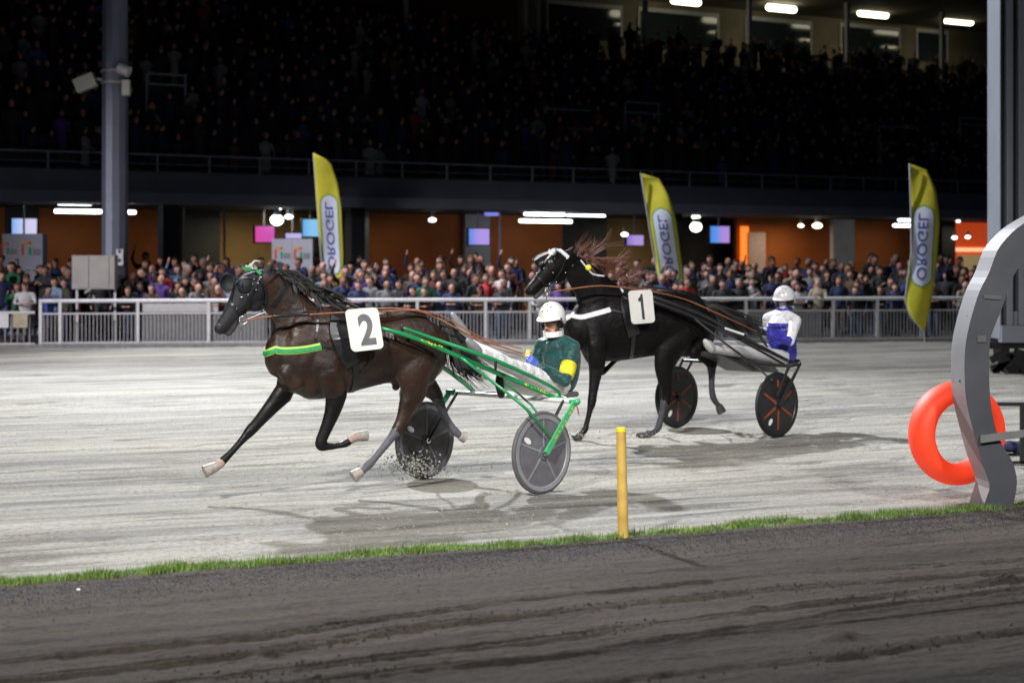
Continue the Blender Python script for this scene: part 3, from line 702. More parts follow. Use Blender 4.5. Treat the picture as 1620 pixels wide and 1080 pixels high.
for px, py in [(877, 410), (850, 433), (847, 438), (868, 448), (870, 456), (895, 410), (912, 406), (874, 431), (893, 430), (905, 420), (865, 462), (861, 425), (880, 445)]:
    L, n = hit(bv1, px, py, .014)
    if L is not None: b.ell(L, (.010, .010, .010), 8)
b.build('bridle_studs', M_chrome, horse1, smooth=True)
ring(H1.pt(867, 459, .11), H1.l, .034, .006).build('bit_ring', M_chrome, horse1, smooth=True)
MB().tube([H1.pt(866, 464, .11), H1.pt(864, 476, .11)], .005, n=6).build('bit_shank', M_chrome, horse1, smooth=True)
MB().ell(H1.pt(841, 458, .07), (.012, .016, .02), 10).build('nostril', M_black, horse1, smooth=True)
strands([H1.pt(868, 402, .03), H1.pt(872, 397, .03)], [H1.h*.08+Vector((0, 0, -.02)), H1.h*.13+Vector((0, 0, -.08))], 12, .014, 3, .02).build('forelock', M_wstrap, horse1)
strands([H1.pt(902, 401, 0), H1.pt(930, 408, 0), H1.pt(955, 422, 0)], [H1.h*-.06+Vector((0, 0, .035)), H1.h*-.14+Vector((0, 0, .055)), H1.h*-.22+Vector((0, 0, .03)), H1.h*-.28+Vector((0, 0, .045))], 330, .0045, 14, .020, (.3, .82), .022).build('mane', M_hairr, horse1)
strands([H1.pt(958, 420, 0), H1.pt(975, 440, 0), H1.pt(990, 452, 0)], [H1.h*-.05+Vector((0, 0, .01)), H1.h*-.11+Vector((0, 0, .05)), H1.h*-.17+Vector((0, 0, .05))], 330, .006, 15, .018, (.5, 1.3), .024).build('mane', M_hairr, horse1)
strands([H1.pt(905, 402, .03), H1.pt(985, 452, .05)], [H1.h*-.03+Vector((0, 0, -.02))+H1.l*.03, H1.h*-.05+Vector((0, 0, -.08))+H1.l*.05], 60, .02, 16, .01).build('mane', M_hairb, horse1)
a0 = H1.pt(1114, 478)
def fl1(*pp): return [H1.pt(*p, .03)-a0 for p in pp]
strands([H1.pt(1112, 476), H1.pt(1118, 486)], fl1((1132, 484), (1152, 496), (1175, 506), (1202, 520)), 380, .016, 18, .014, (.7, 1.1)).build('tail', M_hairb, horse1)
hoof(H1, (920, 686), (910, 695), .15, .046, .060, M_hoofd, horse1)
hoof(H1, (1027, 686), (1010, 692), .15, .044, .056, M_hoofd, horse1)
hoof(H1, (1137, 641), (1142, 652), -.15, .044, .056, M_hoofd, horse1)
hoof(H1, (975, 567), (986, 560), -.15, .042, .055, M_hoofd, horse1)
c1 = [H1.pt(993, 460, .37), H1.pt(1031, 458, .37), H1.pt(1036, 510, .41), H1.pt(999, 513, .41)]
nn = (c1[1]-c1[0]).cross(c1[3]-c1[0]).normalized()
if nn.dot(H1.l) < 0: nn = -nn
plate(c1, nn, .008, mat('grey_white_plate', (.62, .61, .57), .5, var=.06), 'number_plate', horse1)
decal('1', c1, (.34, .12, .64, .88), nn, .011, M_print, 'number_print', horse1, bold=.03)

# ------------------------------------------------------------------ sulkies
def make_wheel(fr, lat, r, root, disc, rim_m, spoke_m, style):
    """disc wheel whose axle points sideways; disc > tyre, rim, hub, spokes"""
    c = fr.loc(0, lat, r); h, l, u = fr.h, fr.l, Vector((0, 0, 1)); n = 48
    def P(rad, a, off): return c+h*rad*math.cos(a)+u*rad*math.sin(a)+l*off
    prof = [(.0, .030), (.055, .034), (.06, .022), (r-.045, .014), (r-.045, -.014), (.06, -.022), (.055, -.034), (.0, -.030)]
    b = MB(); rings = [[P(q, 2*math.pi*k/n, o) for k in range(n)] for q, o in prof]
    b.add([v for g in rings for v in g], [(i*n+k, i*n+(k+1) % n, (i+1)*n+(k+1) % n, (i+1)*n+k) for i in range(len(prof)-1) for k in range(n)])
    w_ = b.build('wheel', disc, root)
    b = MB(); prof = [(r-.072, .012), (r-.066, .022), (r-.03, .024), (r-.028, -.024), (r-.066, -.022), (r-.072, -.012), (r-.072, .012)]
    rings = [[P(q, 2*math.pi*k/n, o) for k in range(n)] for q, o in prof]
    b.add([v for g in rings for v in g], [(i*n+k, i*n+(k+1) % n, (i+1)*n+(k+1) % n, (i+1)*n+k) for i in range(len(prof)-1) for k in range(n)])
    b.build('rim', rim_m, w_, smooth=False)
    b = MB(); t = .019; m = 10
    b.add([P(r-.02+t*math.cos(2*math.pi*j/m), 2*math.pi*k/n, t*1.05*math.sin(2*math.pi*j/m)) for k in range(n) for j in range(m)],
          [(k*m+j, k*m+(j+1) % m, ((k+1) % n)*m+(j+1) % m, ((k+1) % n)*m+j) for k in range(n) for j in range(m)])
    b.build('tyre', M_black if style else mat('grey_tyre', (.10, .10, .105), .7, var=.2), w_, smooth=True)
    ns, a0, wd, r0, r1 = (5, .35, .018, .05, r-.07) if style == 0 else (6, .52, .030, .05, r-.09)
    for i in range(ns):
        a = a0+2*math.pi*i/ns
        if style == 1 and i == 1: r0_ = r-.17
        else: r0_ = r0
        sp = MB()
        for sgn in (1, -1):
            A = P(r0_, a, sgn*.027); Bq = P(r1, a, sgn*.018); sd = P(0, 0, 0); tdir = (P(1, a+math.pi/2, 0)-c)
            vs = [A-tdir*wd*.5, A+tdir*wd*.5, Bq+tdir*wd*.35, Bq-tdir*wd*.35]; o_ = l*(-sgn*.016)
            sp.add(vs+[v+o_ for v in vs], [(0, 1, 2, 3), (7, 6, 5, 4), (0, 4, 5, 1), (1, 5, 6, 2), (2, 6, 7, 3), (3, 7, 4, 0)])
        sp.build('spoke', spoke_m, w_)
    MB().tube([c+l*.055, c-l*.055], .026, n=14, cap='flat').build('hub', M_chrome if style == 0 else M_blackmetal, w_)
    va = P(r*.62, -.95 if style else .55, .0); b = MB()      # valve opening patch
    A = -.95 if style else .55
    rr = (P(1, A, 0)-c); tt = (P(1, A+math.pi/2, 0)-c); poly = [va+rr*.045*math.cos(q)+tt*.024*math.sin(q) for q in [2*math.pi*i/14 for i in range(14)]]
    b.prism([p+l*.018 for p in poly], l*.004); b.prism([p-l*.022 for p in poly], l*.004); b.build('valve_cover', M_white, w_)
    return c

def lettering(txt, A, Bq, wdir, hgt, nrm, off, m, name, root):
    """a row of small worn glyph strokes from A to B (too small in the photograph to read)"""
    A = Vector(A); Bq = Vector(Bq); w_ = Vector(wdir).normalized(); L = (Bq-A).length; d = (Bq-A).normalized(); rr = random.Random(int(L*1e4)); b = MB(); x = 0; nrm = Vector(nrm).normalized()
    while x < L:
        g_ = rr.uniform(.012, .022)
        for k in range(rr.choice((1, 2, 2, 3))):
            h0, h1 = sorted((rr.uniform(-.5, .1), rr.uniform(0, .5))); xo = x+rr.uniform(0, g_*.7); tw = rr.uniform(.004, .010)
            if rr.random() < .4: h0, tw = h1-.25, g_*.8
            c = A+d*xo+nrm*off; b.add([c+w_*hgt*h0, c+d*tw+w_*hgt*h0, c+d*tw+w_*hgt*h1, c+w_*hgt*h1], [(0, 1, 2, 3)])
        x += g_+rr.choice((.005, .008, .008, .025))
    return b.build(name, m, root, recalc=False)

# number 2's sulky
sulky2 = thing('sulky', 'green racing sulky with grey disc wheels behind the number 2 horse', 'sulky', S2.loc(0, 0, 0), 0, 'racing sulkies')
HW2 = .752; R2 = .36
make_wheel(S2, HW2, R2, sulky2, M_disc, M_discl, M_discl, 0)
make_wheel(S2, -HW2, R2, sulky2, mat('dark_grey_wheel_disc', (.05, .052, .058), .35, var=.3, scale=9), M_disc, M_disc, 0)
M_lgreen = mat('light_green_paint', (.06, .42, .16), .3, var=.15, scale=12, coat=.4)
for sg in (1, -1):
    top = S2.pt(896, 634, HW2-.05) if sg == 1 else None
    f0, z0 = ((top-S2.o).dot(S2.h), top.z) if top is not None else (f0, z0)
    T_ = S2.loc(f0, sg*(HW2+.045), z0); Hb = S2.loc(0.01, sg*(HW2+.055), R2)
    b = MB().beam(T_, Hb, .014, .052, up=S2.l.cross((Hb-T_)).normalized()); b = MB()
    d_ = (Hb-T_).normalized(); s_ = S2.l; e_ = d_.cross(s_).normalized()
    b.add([T_+e_*.026, T_-e_*.026, Hb-e_*.03, Hb+e_*.03]+[q+s_*sg*.02 for q in (T_+e_*.026, T_-e_*.026, Hb-e_*.03, Hb+e_*.03)],
          [(0, 1, 2, 3), (7, 6, 5, 4), (0, 4, 5, 1), (1, 5, 6, 2), (2, 6, 7, 3), (3, 7, 4, 0)])
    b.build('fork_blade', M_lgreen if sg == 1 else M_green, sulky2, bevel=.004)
    T2_ = S2.loc(f0+.02, sg*(HW2-.07), z0); Hb2 = S2.loc(0, sg*(HW2-.05), R2)
    MB().tube([T2_, Hb2], .014, n=8).build('fork_stay', M_blackmetal, sulky2, smooth=True)
    if sg == 1:
        m1 = T_.lerp(Hb, .08)+s_*.021; m2 = T_.lerp(Hb, .72)+s_*.021
        lettering('FINN TACK', m1, m2, e_, .034, s_, .003, M_yel2, 'fork_lettering', sulky2)
TopN = S2.loc(f0, HW2+.05, z0); TopF = S2.loc(f0, -HW2-.05, z0)
MB().tube([TopF, TopF.lerp(TopN, .12)+Vector((0, 0, .0)), TopF.lerp(TopN, .5)+Vector((0, 0, -.0)), TopN], .021, n=12, smooth=2).build('cross_bar', M_white, sulky2, smooth=True)
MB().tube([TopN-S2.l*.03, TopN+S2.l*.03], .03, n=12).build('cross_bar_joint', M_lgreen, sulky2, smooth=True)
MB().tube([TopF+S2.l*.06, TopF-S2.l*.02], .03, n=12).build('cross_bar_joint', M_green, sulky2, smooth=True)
def mirS(p, fr): d = (p-fr.o).dot(fr.l); return p-fr.l*2*d
tipN = H2.pt(604, 519, .34); midN = H2.pt(662, 537, .38)
backN = S2.pt(868, 624, .50); back2 = S2.pt(893, 632, .60)
low = [tipN, midN, midN.lerp(backN, .5), backN, back2]
sh = MB().tube(low, [.017, .02, .021, .021, .018], n=12, smooth=3).build('shaft', M_green, sulky2, smooth=True)
up_ = [H2.pt(636, 518, .35), H2.pt(690, 537, .39), S2.pt(784, 570, .44), S2.pt(872, 611, .50), S2.pt(886, 626, .5)]
MB().tube(up_, [.013, .017, .018, .015, .013], n=12, smooth=3).build('shaft', M_green, sulky2, smooth=True)
lo2 = [S2.pt(731, 567, .42), S2.pt(790, 612, .62), S2.pt(834, 648, HW2+.06), S2.pt(868, 688, HW2+.07)]
MB().tube(lo2, [.012, .013, .013, .011], n=10, smooth=3).build('wheel_stay', M_green, sulky2, smooth=True)
MB().tube([S2.pt(826, 640, .62), S2.pt(838, 655, .66), S2.pt(862, 700, .70)], .008, n=8, smooth=2).build('brake_line', M_blackmetal, sulky2, smooth=True)
# far side shafts: same members mirrored across the middle of horse and sulky
def farside(pts):
    out = []
    for p in pts:
        s = (p-S2.o).dot(S2.h); t = min(1, max(0, s/1.3)); a = mirS(p, S2); bq = mirS(p, H2); out.append(a.lerp(bq, t))
    return out
MB().tube(farside(low), [.017, .02, .021, .021, .018], n=12, smooth=3).build('shaft', M_green, sulky2, smooth=True)
MB().tube([mirS(p, S2) for p in lo2], [.012, .013, .013, .011], n=10, smooth=3).build('wheel_stay', M_green, sulky2, smooth=True)
for q in (H2.pt(636, 522, .36), S2.pt(784, 578, .45)):
    MB().tube([q+Vector((0, 0, .035)), q-Vector((0, 0, .03))], .012, n=8).build('shaft_clamp', M_blackmetal, sulky2, smooth=True)
sd = (backN-midN).normalized()
vN = Vector((0, 0, 1))-sd*sd.z
fN = vN.normalized().cross(sd).normalized(); fN = fN if fN.dot(S2.l) > 0 else -fN
A = midN.lerp(backN, .0)+fN*.0; 
lettering('FINN TACK', H2.pt(663, 537, .40), H2.pt(696, 549, .41), vN, .03, fN, .022, M_yel2, 'shaft_lettering', sulky2)
lettering('FINN TACK', S2.pt(826, 606, .50), S2.pt(866, 623, .52), vN, .034, fN, .022, M_yel2, 'shaft_lettering', sulky2)
# seat, foot rests
sc2 = S2.pt(876, 618, .02)
MB().box(sc2-Vector((0, 0, .03)), (.34, .34, .05), rz=S2.a).build('seat', mat('grey_seat_pad', (.14, .14, .15), .6, var=.15), sulky2, bevel=.018)
MB().tube([S2.pt(852, 622, .1), S2.pt(880, 628, .28), S2.pt(893, 631, .5)], [.028, .03, .026], n=10, smooth=2).build('seat_bracket', M_white, sulky2, smooth=True)
MB().tube([mirS(S2.pt(880, 628, .28), S2), mirS(S2.pt(893, 631, .5), S2)], .024, n=10).build('seat_bracket', M_white, sulky2, smooth=True)
MB().tube([S2.pt(800, 605, .2), S2.pt(840, 640, .3), S2.pt(850, 655, .4)], .010, n=8, smooth=2).build('seat_stay', M_green, sulky2, smooth=True)
MB().tube([S2.pt(905, 628, .2), S2.pt(912, 640, .2), S2.pt(916, 656, .2)], .006, n=6, smooth=3).build('rein_end', M_brown, sulky2, smooth=True)

# number 1's sulky
sulky1 = thing('sulky', 'black racing sulky with orange striped black disc wheels behind number 1 horse', 'sulky', S1.loc(0, 0, 0), 0, 'racing sulkies')
HW1 = .775; R1 = .375
make_wheel(S1, HW1, R1, sulky1, M_discd, M_discd, M_orange, 1)
make_wheel(S1, -HW1, R1, sulky1, M_discd, M_discd, M_orange, 1)
for sg in (1, -1):
    tA = S1.pt(1261, 573, HW1); fA = (tA-S1.o).dot(S1.h); tB = S1.pt(1244, 576, HW1); fB = (tB-S1.o).dot(S1.h)
    MB().beam(S1.loc(fA, sg*(HW1+.05), tA.z), S1.loc(.0, sg*(HW1+.05), R1), .018, .04, up=S1.h).build('fork_blade', M_blackmetal, sulky1, bevel=.004)
    MB().beam(S1.loc(fB, sg*(HW1+.05), tB.z), S1.loc(.06, sg*(HW1+.05), R1+.1), .018, .035, up=S1.h).build('fork_blade', M_blackmetal, sulky1, bevel=.004)
    MB().beam(S1.loc(fA, sg*(HW1+.05), tA.z-.02), S1.loc(fB, sg*(HW1+.05), tB.z-.02), .02, .03).build('fork_bridge', M_blackmetal, sulky1)
MB().tube([S1.loc(fB, HW1+.06, tB.z-.02), S1.loc(fB, -HW1-.06, tB.z-.02)], .02, n=10).build('cross_bar', M_blackmetal, sulky1, smooth=True)
u1 = [H1.pt(1034, 470, .37), H1.pt(1080, 486, .42), H1.pt(1120, 503, .44), S1.pt(1180, 536, .5), S1.pt(1245, 570, .6)]
u2 = [H1.pt(1036, 478, .37), H1.pt(1085, 496, .42), H1.pt(1125, 514, .44), S1.pt(1185, 545, .5), S1.pt(1240, 576, .6)]
u3 = [H1.pt(1100, 505, .42), S1.pt(1150, 545, .5), S1.pt(1190, 575, .6), S1.pt(1222, 602, HW1+.04)]
for pl, r_ in ((u1, .022), (u2, .016)):
    MB().tube(pl, r_, n=12, smooth=3).build('shaft', M_blackmetal, sulky1, smooth=True)
MB().tube([(lambda p: mirS(p, S1).lerp(mirS(p, H1), min(1, max(0, (p-S1.o).dot(S1.h)/1.3))))(p) for p in u1], .022, n=12, smooth=3).build('shaft', M_blackmetal, sulky1, smooth=True)
MB().tube(u3, .012, n=8, smooth=3).build('wheel_stay', M_blackmetal, sulky1, smooth=True)
MB().tube([mirS(p, S1) for p in u3], .012, n=8, smooth=3).build('wheel_stay', M_blackmetal, sulky1, smooth=True)
MB().tube([S1.pt(1180, 502, .3), S1.pt(1196, 518, .32), S1.pt(1204, 535, .34), S1.pt(1213, 547, .36)], .014, n=8, smooth=3).build('hand_rail', M_blackmetal, sulky1, smooth=True)
# under-seat fairing
fc = [S1.pt(1118, 556, .22), S1.pt(1160, 557, .22), S1.pt(1215, 562, .22), S1.pt(1235, 590, .22), S1.pt(1192, 588, .22), S1.pt(1150, 566, .22)]
MB().prism(fc, S1.l*-.44).build('seat_fairing', mat('dark_grey_fairing', (.05, .05, .052), .4, var=.25), sulky1, bevel=.02)
MB().box(S1.pt(1236, 572, .0), (.34, .34, .06), rz=S1.a).build('seat', M_leather, sulky1, bevel=.02)
for (p, q) in (((1147, 519), (1177, 529)), ((1192, 541), (1203, 546))):
    A_, B_ = S1.pt(*p, .53), S1.pt(*q, .54); MB().beam(A_, B_, .006, .022).build('shaft_marking', M_white, sulky1)
MB().beam(S1.pt(1198, 546, .53), S1.pt(1216, 555, .53), .008, .05).build('orange_marking', M_orange, sulky1)

# reins
def reins(name, paths, label, root=None):
    b = MB()
    for pl, r_ in paths: b.tube(pl, [(r_*.5, r_*1.2)]*len(pl), n=6, smooth=3)
    o = b.build(name, M_brown, None, smooth=True); tag(o, label, 'reins'); return o
hand2 = [S2.pt(826, 559, .18), S2.pt(824, 551, .0)]
reins('reins', [([H2.pt(388, 507, .11), H2.pt(430, 500, .19), H2.pt(480, 498, .27), H2.pt(545, 494, .31), H2.pt(605, 493, .27), H2.pt(655, 491, .22), H2.pt(690, 503, .2), S2.pt(755, 535, .2), hand2[0]], .013),
                ([H2.pt(655, 490, .1), H2.pt(700, 506, .1), S2.pt(760, 542, .12), hand2[0]+Vector((0, 0, -.02))], .009),
                ([H2.pt(388, 507, -.09), H2.pt(470, 480, -.26), H2.pt(560, 488, -.28), H2.pt(640, 488, -.1), H2.pt(700, 500, -.08), S2.pt(760, 533, -.02), hand2[1]], .011)],
      'tan reins over the bay horse, held by the driver in green')
rn = reins('reins', [([H1.pt(870, 462, .11), H1.pt(910, 456, .22), H1.pt(950, 452, .28), H1.pt(995, 456, .31), H1.pt(1040, 463, .28), H1.pt(1085, 474, .24), S1.pt(1140, 498, .25), S1.pt(1196, 524, .2)], .013),
                ([H1.pt(870, 462, -.09), H1.pt(940, 455, -.26), H1.pt(1020, 455, -.2), H1.pt(1095, 468, -.1), S1.pt(1150, 500, 0), S1.pt(1200, 522, .05)], .011)],
      'tan reins along the black horse, held by the masked driver')
MB().tube([H2.pt(432, 500, .20), H2.pt(460, 498.5, .25), H2.pt(488, 497, .28)], (.014), n=8, smooth=2).build('rein_sleeve', M_leather, horse2, smooth=True)

# ------------------------------------------------------------------ drivers
def hand(fr, wrist, knuck, side, m, parent, s=1.0):
    """closed hand gripping the reins: palm, four curled fingers of unequal length, thumb from the side of the palm"""
    d = (knuck-wrist).normalized(); up = Vector((0, 0, 1)); up = (up-d*d.dot(up)).normalized(); sd = d.cross(up).normalized()
    B = Blob(); k = s*.01
    B.limb([wrist-d*1.5*k, wrist+d*2*k], [(2.9*k, 2.4*k)]*2, 0, lat=sd)
    B.limb([wrist+d*2*k, wrist+d*9*k], [(3.2*k, 1.7*k), (4.3*k, 1.6*k)], 0, lat=sd*side)
    for i, (o_, L) in enumerate(((3.2, 1.0), (1.1, 1.12), (-1.1, 1.04), (-3.1, .84))):
        b0 = wrist+d*8.6*k+up*o_*k; b1 = b0+d*3.4*L*k+sd*side*1.2*k; b2 = b1-d*.6*k+sd*side*3.0*L*k; b3 = b2-d*2.6*L*k-sd*side*.2*k
        B.limb([b0, b1, b2, b3], [1.05*k, 1.0*k, .95*k, .8*k], 0, sm=2, n=8)
    t0 = wrist+d*3.5*k+up*2.5*k+sd*side*1*k; t1 = t0+d*3.5*k+up*1.6*k+sd*side*2.4*k; t2 = t1+d*2.8*k-up*.6*k+sd*side*1.6*k
    B.limb([t0, t1, t2], [1.3*k, 1.1*k, .9*k], 0, sm=2, n=8)
    return B.grow('glove', [m], parent, .0042*s, 2)

driver2 = thing('person', 'driver in dark green jacket with yellow armband and white helmet behind horse 2', 'person', S2.loc(0, 0, 0), 0, 'sulky drivers')
D = Blob(); p2 = S2.pt
hipN, hipF = p2(884, 612, .13), p2(880, 606, -.10)
pel = p2(884, 606, .02); bel = p2(889, 590, .02); che = p2(888, 560, .02); nk = p2(880, 540, .02)
D.limb([pel, bel, che, p2(884, 547, .02)], [(.135, .18), (.145, .18), (.155, .205), (.11, .16)], 0, lat=S2.l)
shN, shF = p2(906, 550, .20), p2(857, 546, -.19)
D.limb([shN, p2(884, 542, .02), shF], [.072, .085, .07], 0)
elN = p2(894, 603, .31); wrN = p2(851, 577, .18)
D.limb([shN, shN.lerp(elN, .5), elN], [.075, .065, .053], 0)
D.limb([elN, elN.lerp(wrN, .4), wrN], [.053, .052, .034], 0)
elF = p2(842, 590, -.24); wrF = p2(838, 566, -.06)
D.limb([shF, shF.lerp(elF, .5), elF], [.07, .06, .05], 0)
D.limb([elF, elF.lerp(wrF, .4), wrF], [.05, .048, .032], 0)
kN = p2(815, 583, .22); aN = p2(756, 556, .32)
D.limb([hipN, hipN.lerp(kN, .5), kN], [.10, .088, .066], 1)
D.limb([kN, kN.lerp(aN, .35), aN], [.066, .064, .042], 1)
kF = p2(806, 578, -.12); aF = p2(742, 540, -.28)
D.limb([hipF, hipF.lerp(kF, .5), kF], [.10, .088, .068], 1)
D.limb([kF, kF.lerp(aF, .35), aF], [.066, .062, .042], 1)
D.limb([p2(800, 606, .05), p2(840, 614, .06), p2(880, 622, .08)], [.06, .075, .08], 1)
hd = p2(874, 508, .0)
D.limb([p2(881, 545, .01), p2(877, 528, 0)], [.062, .056], 2)
fd = Vector((-.5, -.84, -.14)).normalized()                   # looks down towards the camera side
fu = (Vector((0, 0, 1))-fd*fd.z).normalized(); fs = fd.cross(fu).normalized()
Mh = Matrix((fs, fd, fu)).transposed()
D.ball(hd, (.078, .098, .118), 2, Mh)
D.ball(hd-fu*.075+fd*.045, (.05, .05, .045), 2, Mh)
D.limb([hd+fd*.092-fu*.005, hd+fd*.118-fu*.04], [.012, .019], 2, sm=0)
D.limb([hd+fd*.088-fu*.072-fs*.02, hd+fd*.088-fu*.072+fs*.02], [.011, .011], 5, sm=0)
for s_ in (-1, 1): D.ball(hd+fs*s_*.08, (.012, .02, .032), 2, Mh)
D.grow('body', [M_cloth_g, M_cloth_w, M_skin, M_white, M_cloth_g, mat('lip_skin', (.35, .14, .11), .5)], driver2, .0095, 3)
def helmet(hd, Mh, r, m, parent, peak=True, m2=None, low_m=None):
    fs, fd, fu = [Vector((Mh[0][i], Mh[1][i], Mh[2][i])) for i in range(3)]
    b = MB(); n = 28; rows = 10; V = []
    for i in range(rows+1):
        th = math.pi*.60*i/rows
        for k in range(n):
            ph = 2*math.pi*k/n; rr = math.sin(th); cut = 0
            z = math.cos(th); front = math.sin(ph)
            lim = .02 if front > .2 else -.42
            if i == rows: z = lim-.02; rr = 1.0
            elif z < lim: z = lim+.01*(rows-i); rr = 1.0
            V.append(hd+fs*r[0]*rr*math.cos(ph)+fd*r[1]*rr*math.sin(ph)+fu*(r[2]*z+.012))
    fcs = [(i*n+k, i*n+(k+1) % n, (i+1)*n+(k+1) % n, (i+1)*n+k) for i in range(rows) for k in range(n)]
    b.add(V, fcs); o = b.build('helmet', m, parent, smooth=True)
    so = o.modifiers.new('shell', 'SOLIDIFY'); so.thickness = .012
    if peak:
        pk = MB(); ps = []
        for k in range(13):
            a = R(20+140*k/12); q = hd+fs*r[0]*math.cos(a)*1.0+fd*r[1]*math.sin(a)*1.0+fu*.025; e = hd+fs*r[0]*math.cos(a)*1.04+fd*(r[1]*math.sin(a)*1.0+.055*math.sin(a)**1.5)+fu*.006
            ps.append((q, e))
        for k in range(12): a_, b_ = ps[k], ps[k+1]; pk.add([a_[0], a_[1], b_[1], b_[0]]+[x-fu*.009 for x in (a_[0], a_[1], b_[1], b_[0])], [(0, 1, 2, 3), (7, 6, 5, 4), (1, 5, 6, 2), (0, 3, 7, 4)])
        pk.build('peak', m, o)
    # ridge and vents
    vt = MB()
    for (a, e_) in ((60, 50), (90, 62), (120, 50), (75, 30), (105, 30)):
        ph, th = R(a), R(90-e_); c = hd+fs*r[0]*math.sin(th)*math.cos(ph)+fd*r[1]*math.sin(th)*math.sin(ph)+fu*(r[2]*math.cos(th)+.012)
        nn_ = (c-hd).normalized(); vt.ell(c, (.009, .009, .006), 8)
    vt.build('vent', low_m or M_greyprint, o, smooth=True)
    return o
helmet(hd+fu*.03, Mh, (.123, .145, .142), mat('white_helmet_shell', (.72, .73, .70), .3, var=.05, coat=.3), driver2)
def band(hd, Mh, a0, a1, rx, ry, z0, wd, m, name, parent, th=.012):
    fs, fd, fu = [Vector((Mh[0][i], Mh[1][i], Mh[2][i])) for i in range(3)]; P = []; Nn = []
    for k in range(15):
        a = R(a0+(a1-a0)*k/14); n_ = (fs*math.cos(a)/rx+fd*math.sin(a)/ry).normalized(); P.append(hd+fs*rx*math.cos(a)+fd*ry*math.sin(a)+fu*z0); Nn.append(n_)
    return MB().ribbon(P, Nn, wd, th).build(name, m, parent, smooth=False)
band(hd, Mh, 8, 172, .080, .102, .018, .034, M_goggle, 'goggles', driver2)
band(hd, Mh, -178, 178, .075, .085, -.112, .05, M_white, 'white_collar', driver2, .02)
band(hd, Mh, 150, 215, .092, .108, -.03, .06, M_leather, 'helmet_ear_piece', driver2)
band(hd, Mh, -35, 20, .092, .108, -.03, .06, M_leather, 'helmet_ear_piece', driver2)
ab = shN.lerp(elN, .50); ae = shN.lerp(elN, .86)
MB().tube([ab, ab.lerp(ae, .5), ae], [.075, .074, .066], n=20, cap='flat').build('armband', M_cloth_y, driver2, smooth=True)
hand(S2, wrN, p2(829, 560, .16), 1, M_glove, driver2, .95)
hand(S2, wrF, p2(824, 550, .0), -1, mat('yellow_grip_glove', (.75, .55, .12), .6), driver2, .85)
def boot(a, toe, r, m, parent):
    d = (toe-a); return MB().tube([a+Vector((0, 0, -.0)), a.lerp(toe, .3), a.lerp(toe, .75), toe], [r, r*1.05, r*.9, r*.6], n=12, smooth=2).build('boot', m, parent, smooth=True)
M_boot.node_tree.nodes['Principled BSDF'].inputs['Roughness'].default_value = .6
boot(p2(756, 556, .32), p2(741, 540, .31), .044, M_boot, driver2)
boot(aF, p2(717, 499, -.32), .048, M_boot, driver2)
MB().tube([p2(791, 594, .12), p2(790, 608, .12), p2(793, 624, .12)], [.035, .04, .035], n=12).build('knee_pad', M_leather, driver2, smooth=True)

driver1 = thing('person', 'driver in white and violet blue silks, white helmet and face mask, behind horse 1', 'person', S1.loc(0, 0, 0), 0, 'sulky drivers')
D = Blob(); p1 = S1.pt
D.limb([p1(1238, 562, 0), p1(1237, 545, 0), p1(1236, 522, 0), p1(1238, 503, 0)], [(.15, .19), (.155, .19), (.155, .215), (.11, .16)], 0, lat=S1.l)
s1N, s1F = p1(1258, 508, .21), p1(1216, 504, -.2)
D.limb([s1N, p1(1238, 500, 0), s1F], [.078, .09, .075], 3)
e1N = p1(1250, 540, .30); w1N = p1(1213, 528, .18)
D.limb([s1N, s1N.lerp(e1N, .5), e1N], [.078, .066, .055], 3); D.limb([e1N, e1N.lerp(w1N, .4), w1N], [.055, .052, .036], 0)
e1F = p1(1212, 528, -.3); w1F = p1(1200, 520, -.1)
D.limb([s1F, s1F.lerp(e1F, .5), e1F], [.075, .06, .05], 3); D.limb([e1F, e1F.lerp(w1F, .4), w1F], [.05, .048, .034], 3)
for hp, kn, an in ((p1(1236, 566, .12), p1(1176, 556, .22), p1(1128, 552, .26)), (p1(1232, 560, -.1), p1(1170, 548, -.12), p1(1120, 545, -.2))):
    D.limb([hp, hp.lerp(kn, .5), kn], [.10, .088, .068], 1); D.limb([kn, kn.lerp(an, .35), an], [.066, .064, .045], 1)
hd1 = p1(1241, 474, .0)
D.limb([p1(1239, 502, 0), p1(1240, 488, 0)], [.062, .056], 2)
fd1 = Vector((-.42, -.9, -.1)).normalized(); fu1 = (Vector((0, 0, 1))-fd1*fd1.z).normalized(); fs1 = fd1.cross(fu1).normalized()
Mh1 = Matrix((fs1, fd1, fu1)).transposed()
D.ball(hd1, (.08, .1, .118), 2, Mh1); D.ball(hd1-fu1*.075+fd1*.045, (.05, .05, .045), 5, Mh1)
D.limb([hd1+fd1*.095-fu1*.0, hd1+fd1*.12-fu1*.035], [.014, .019], 5, sm=0)
for s_ in (-1, 1): D.ball(hd1+fs1*s_*.082, (.012, .02, .032), 2, Mh1)
zt = p1(1238, 516, 0).z
def silks(cen, idx):
    idx = idx.copy(); k = (idx == 0) & (cen[:, 2] > zt); idx[k] = 3
    lowm = (cen-np.array(hd1))@np.array(fu1) < -.015; ff = (cen-np.array(hd1))@np.array(fd1) > .02; near_h = np.linalg.norm(cen-np.array(hd1), axis=1) < .15
    idx[lowm & ff & near_h & (idx == 2)] = 5; return idx
D.grow('body', [M_cloth_b, mat('grey_white_trouser_cloth', (.5, .5, .5), .8, var=.1, bump=.5, bscale=18), M_skin, mat('white_silk', (.62, .62, .64), .55, var=.1, bump=1, bscale=7, bdist=.06), M_white, mat('pale_face_mask', (.5, .47, .56), .7, var=.1)], driver1, .0105, 3, silks)
helmet(hd1+fu1*.012, Mh1, (.134, .156, .15), mat('pale_helmet_shell', (.55, .53, .55), .3, var=.05, coat=.3), driver1, low_m=M_leather)
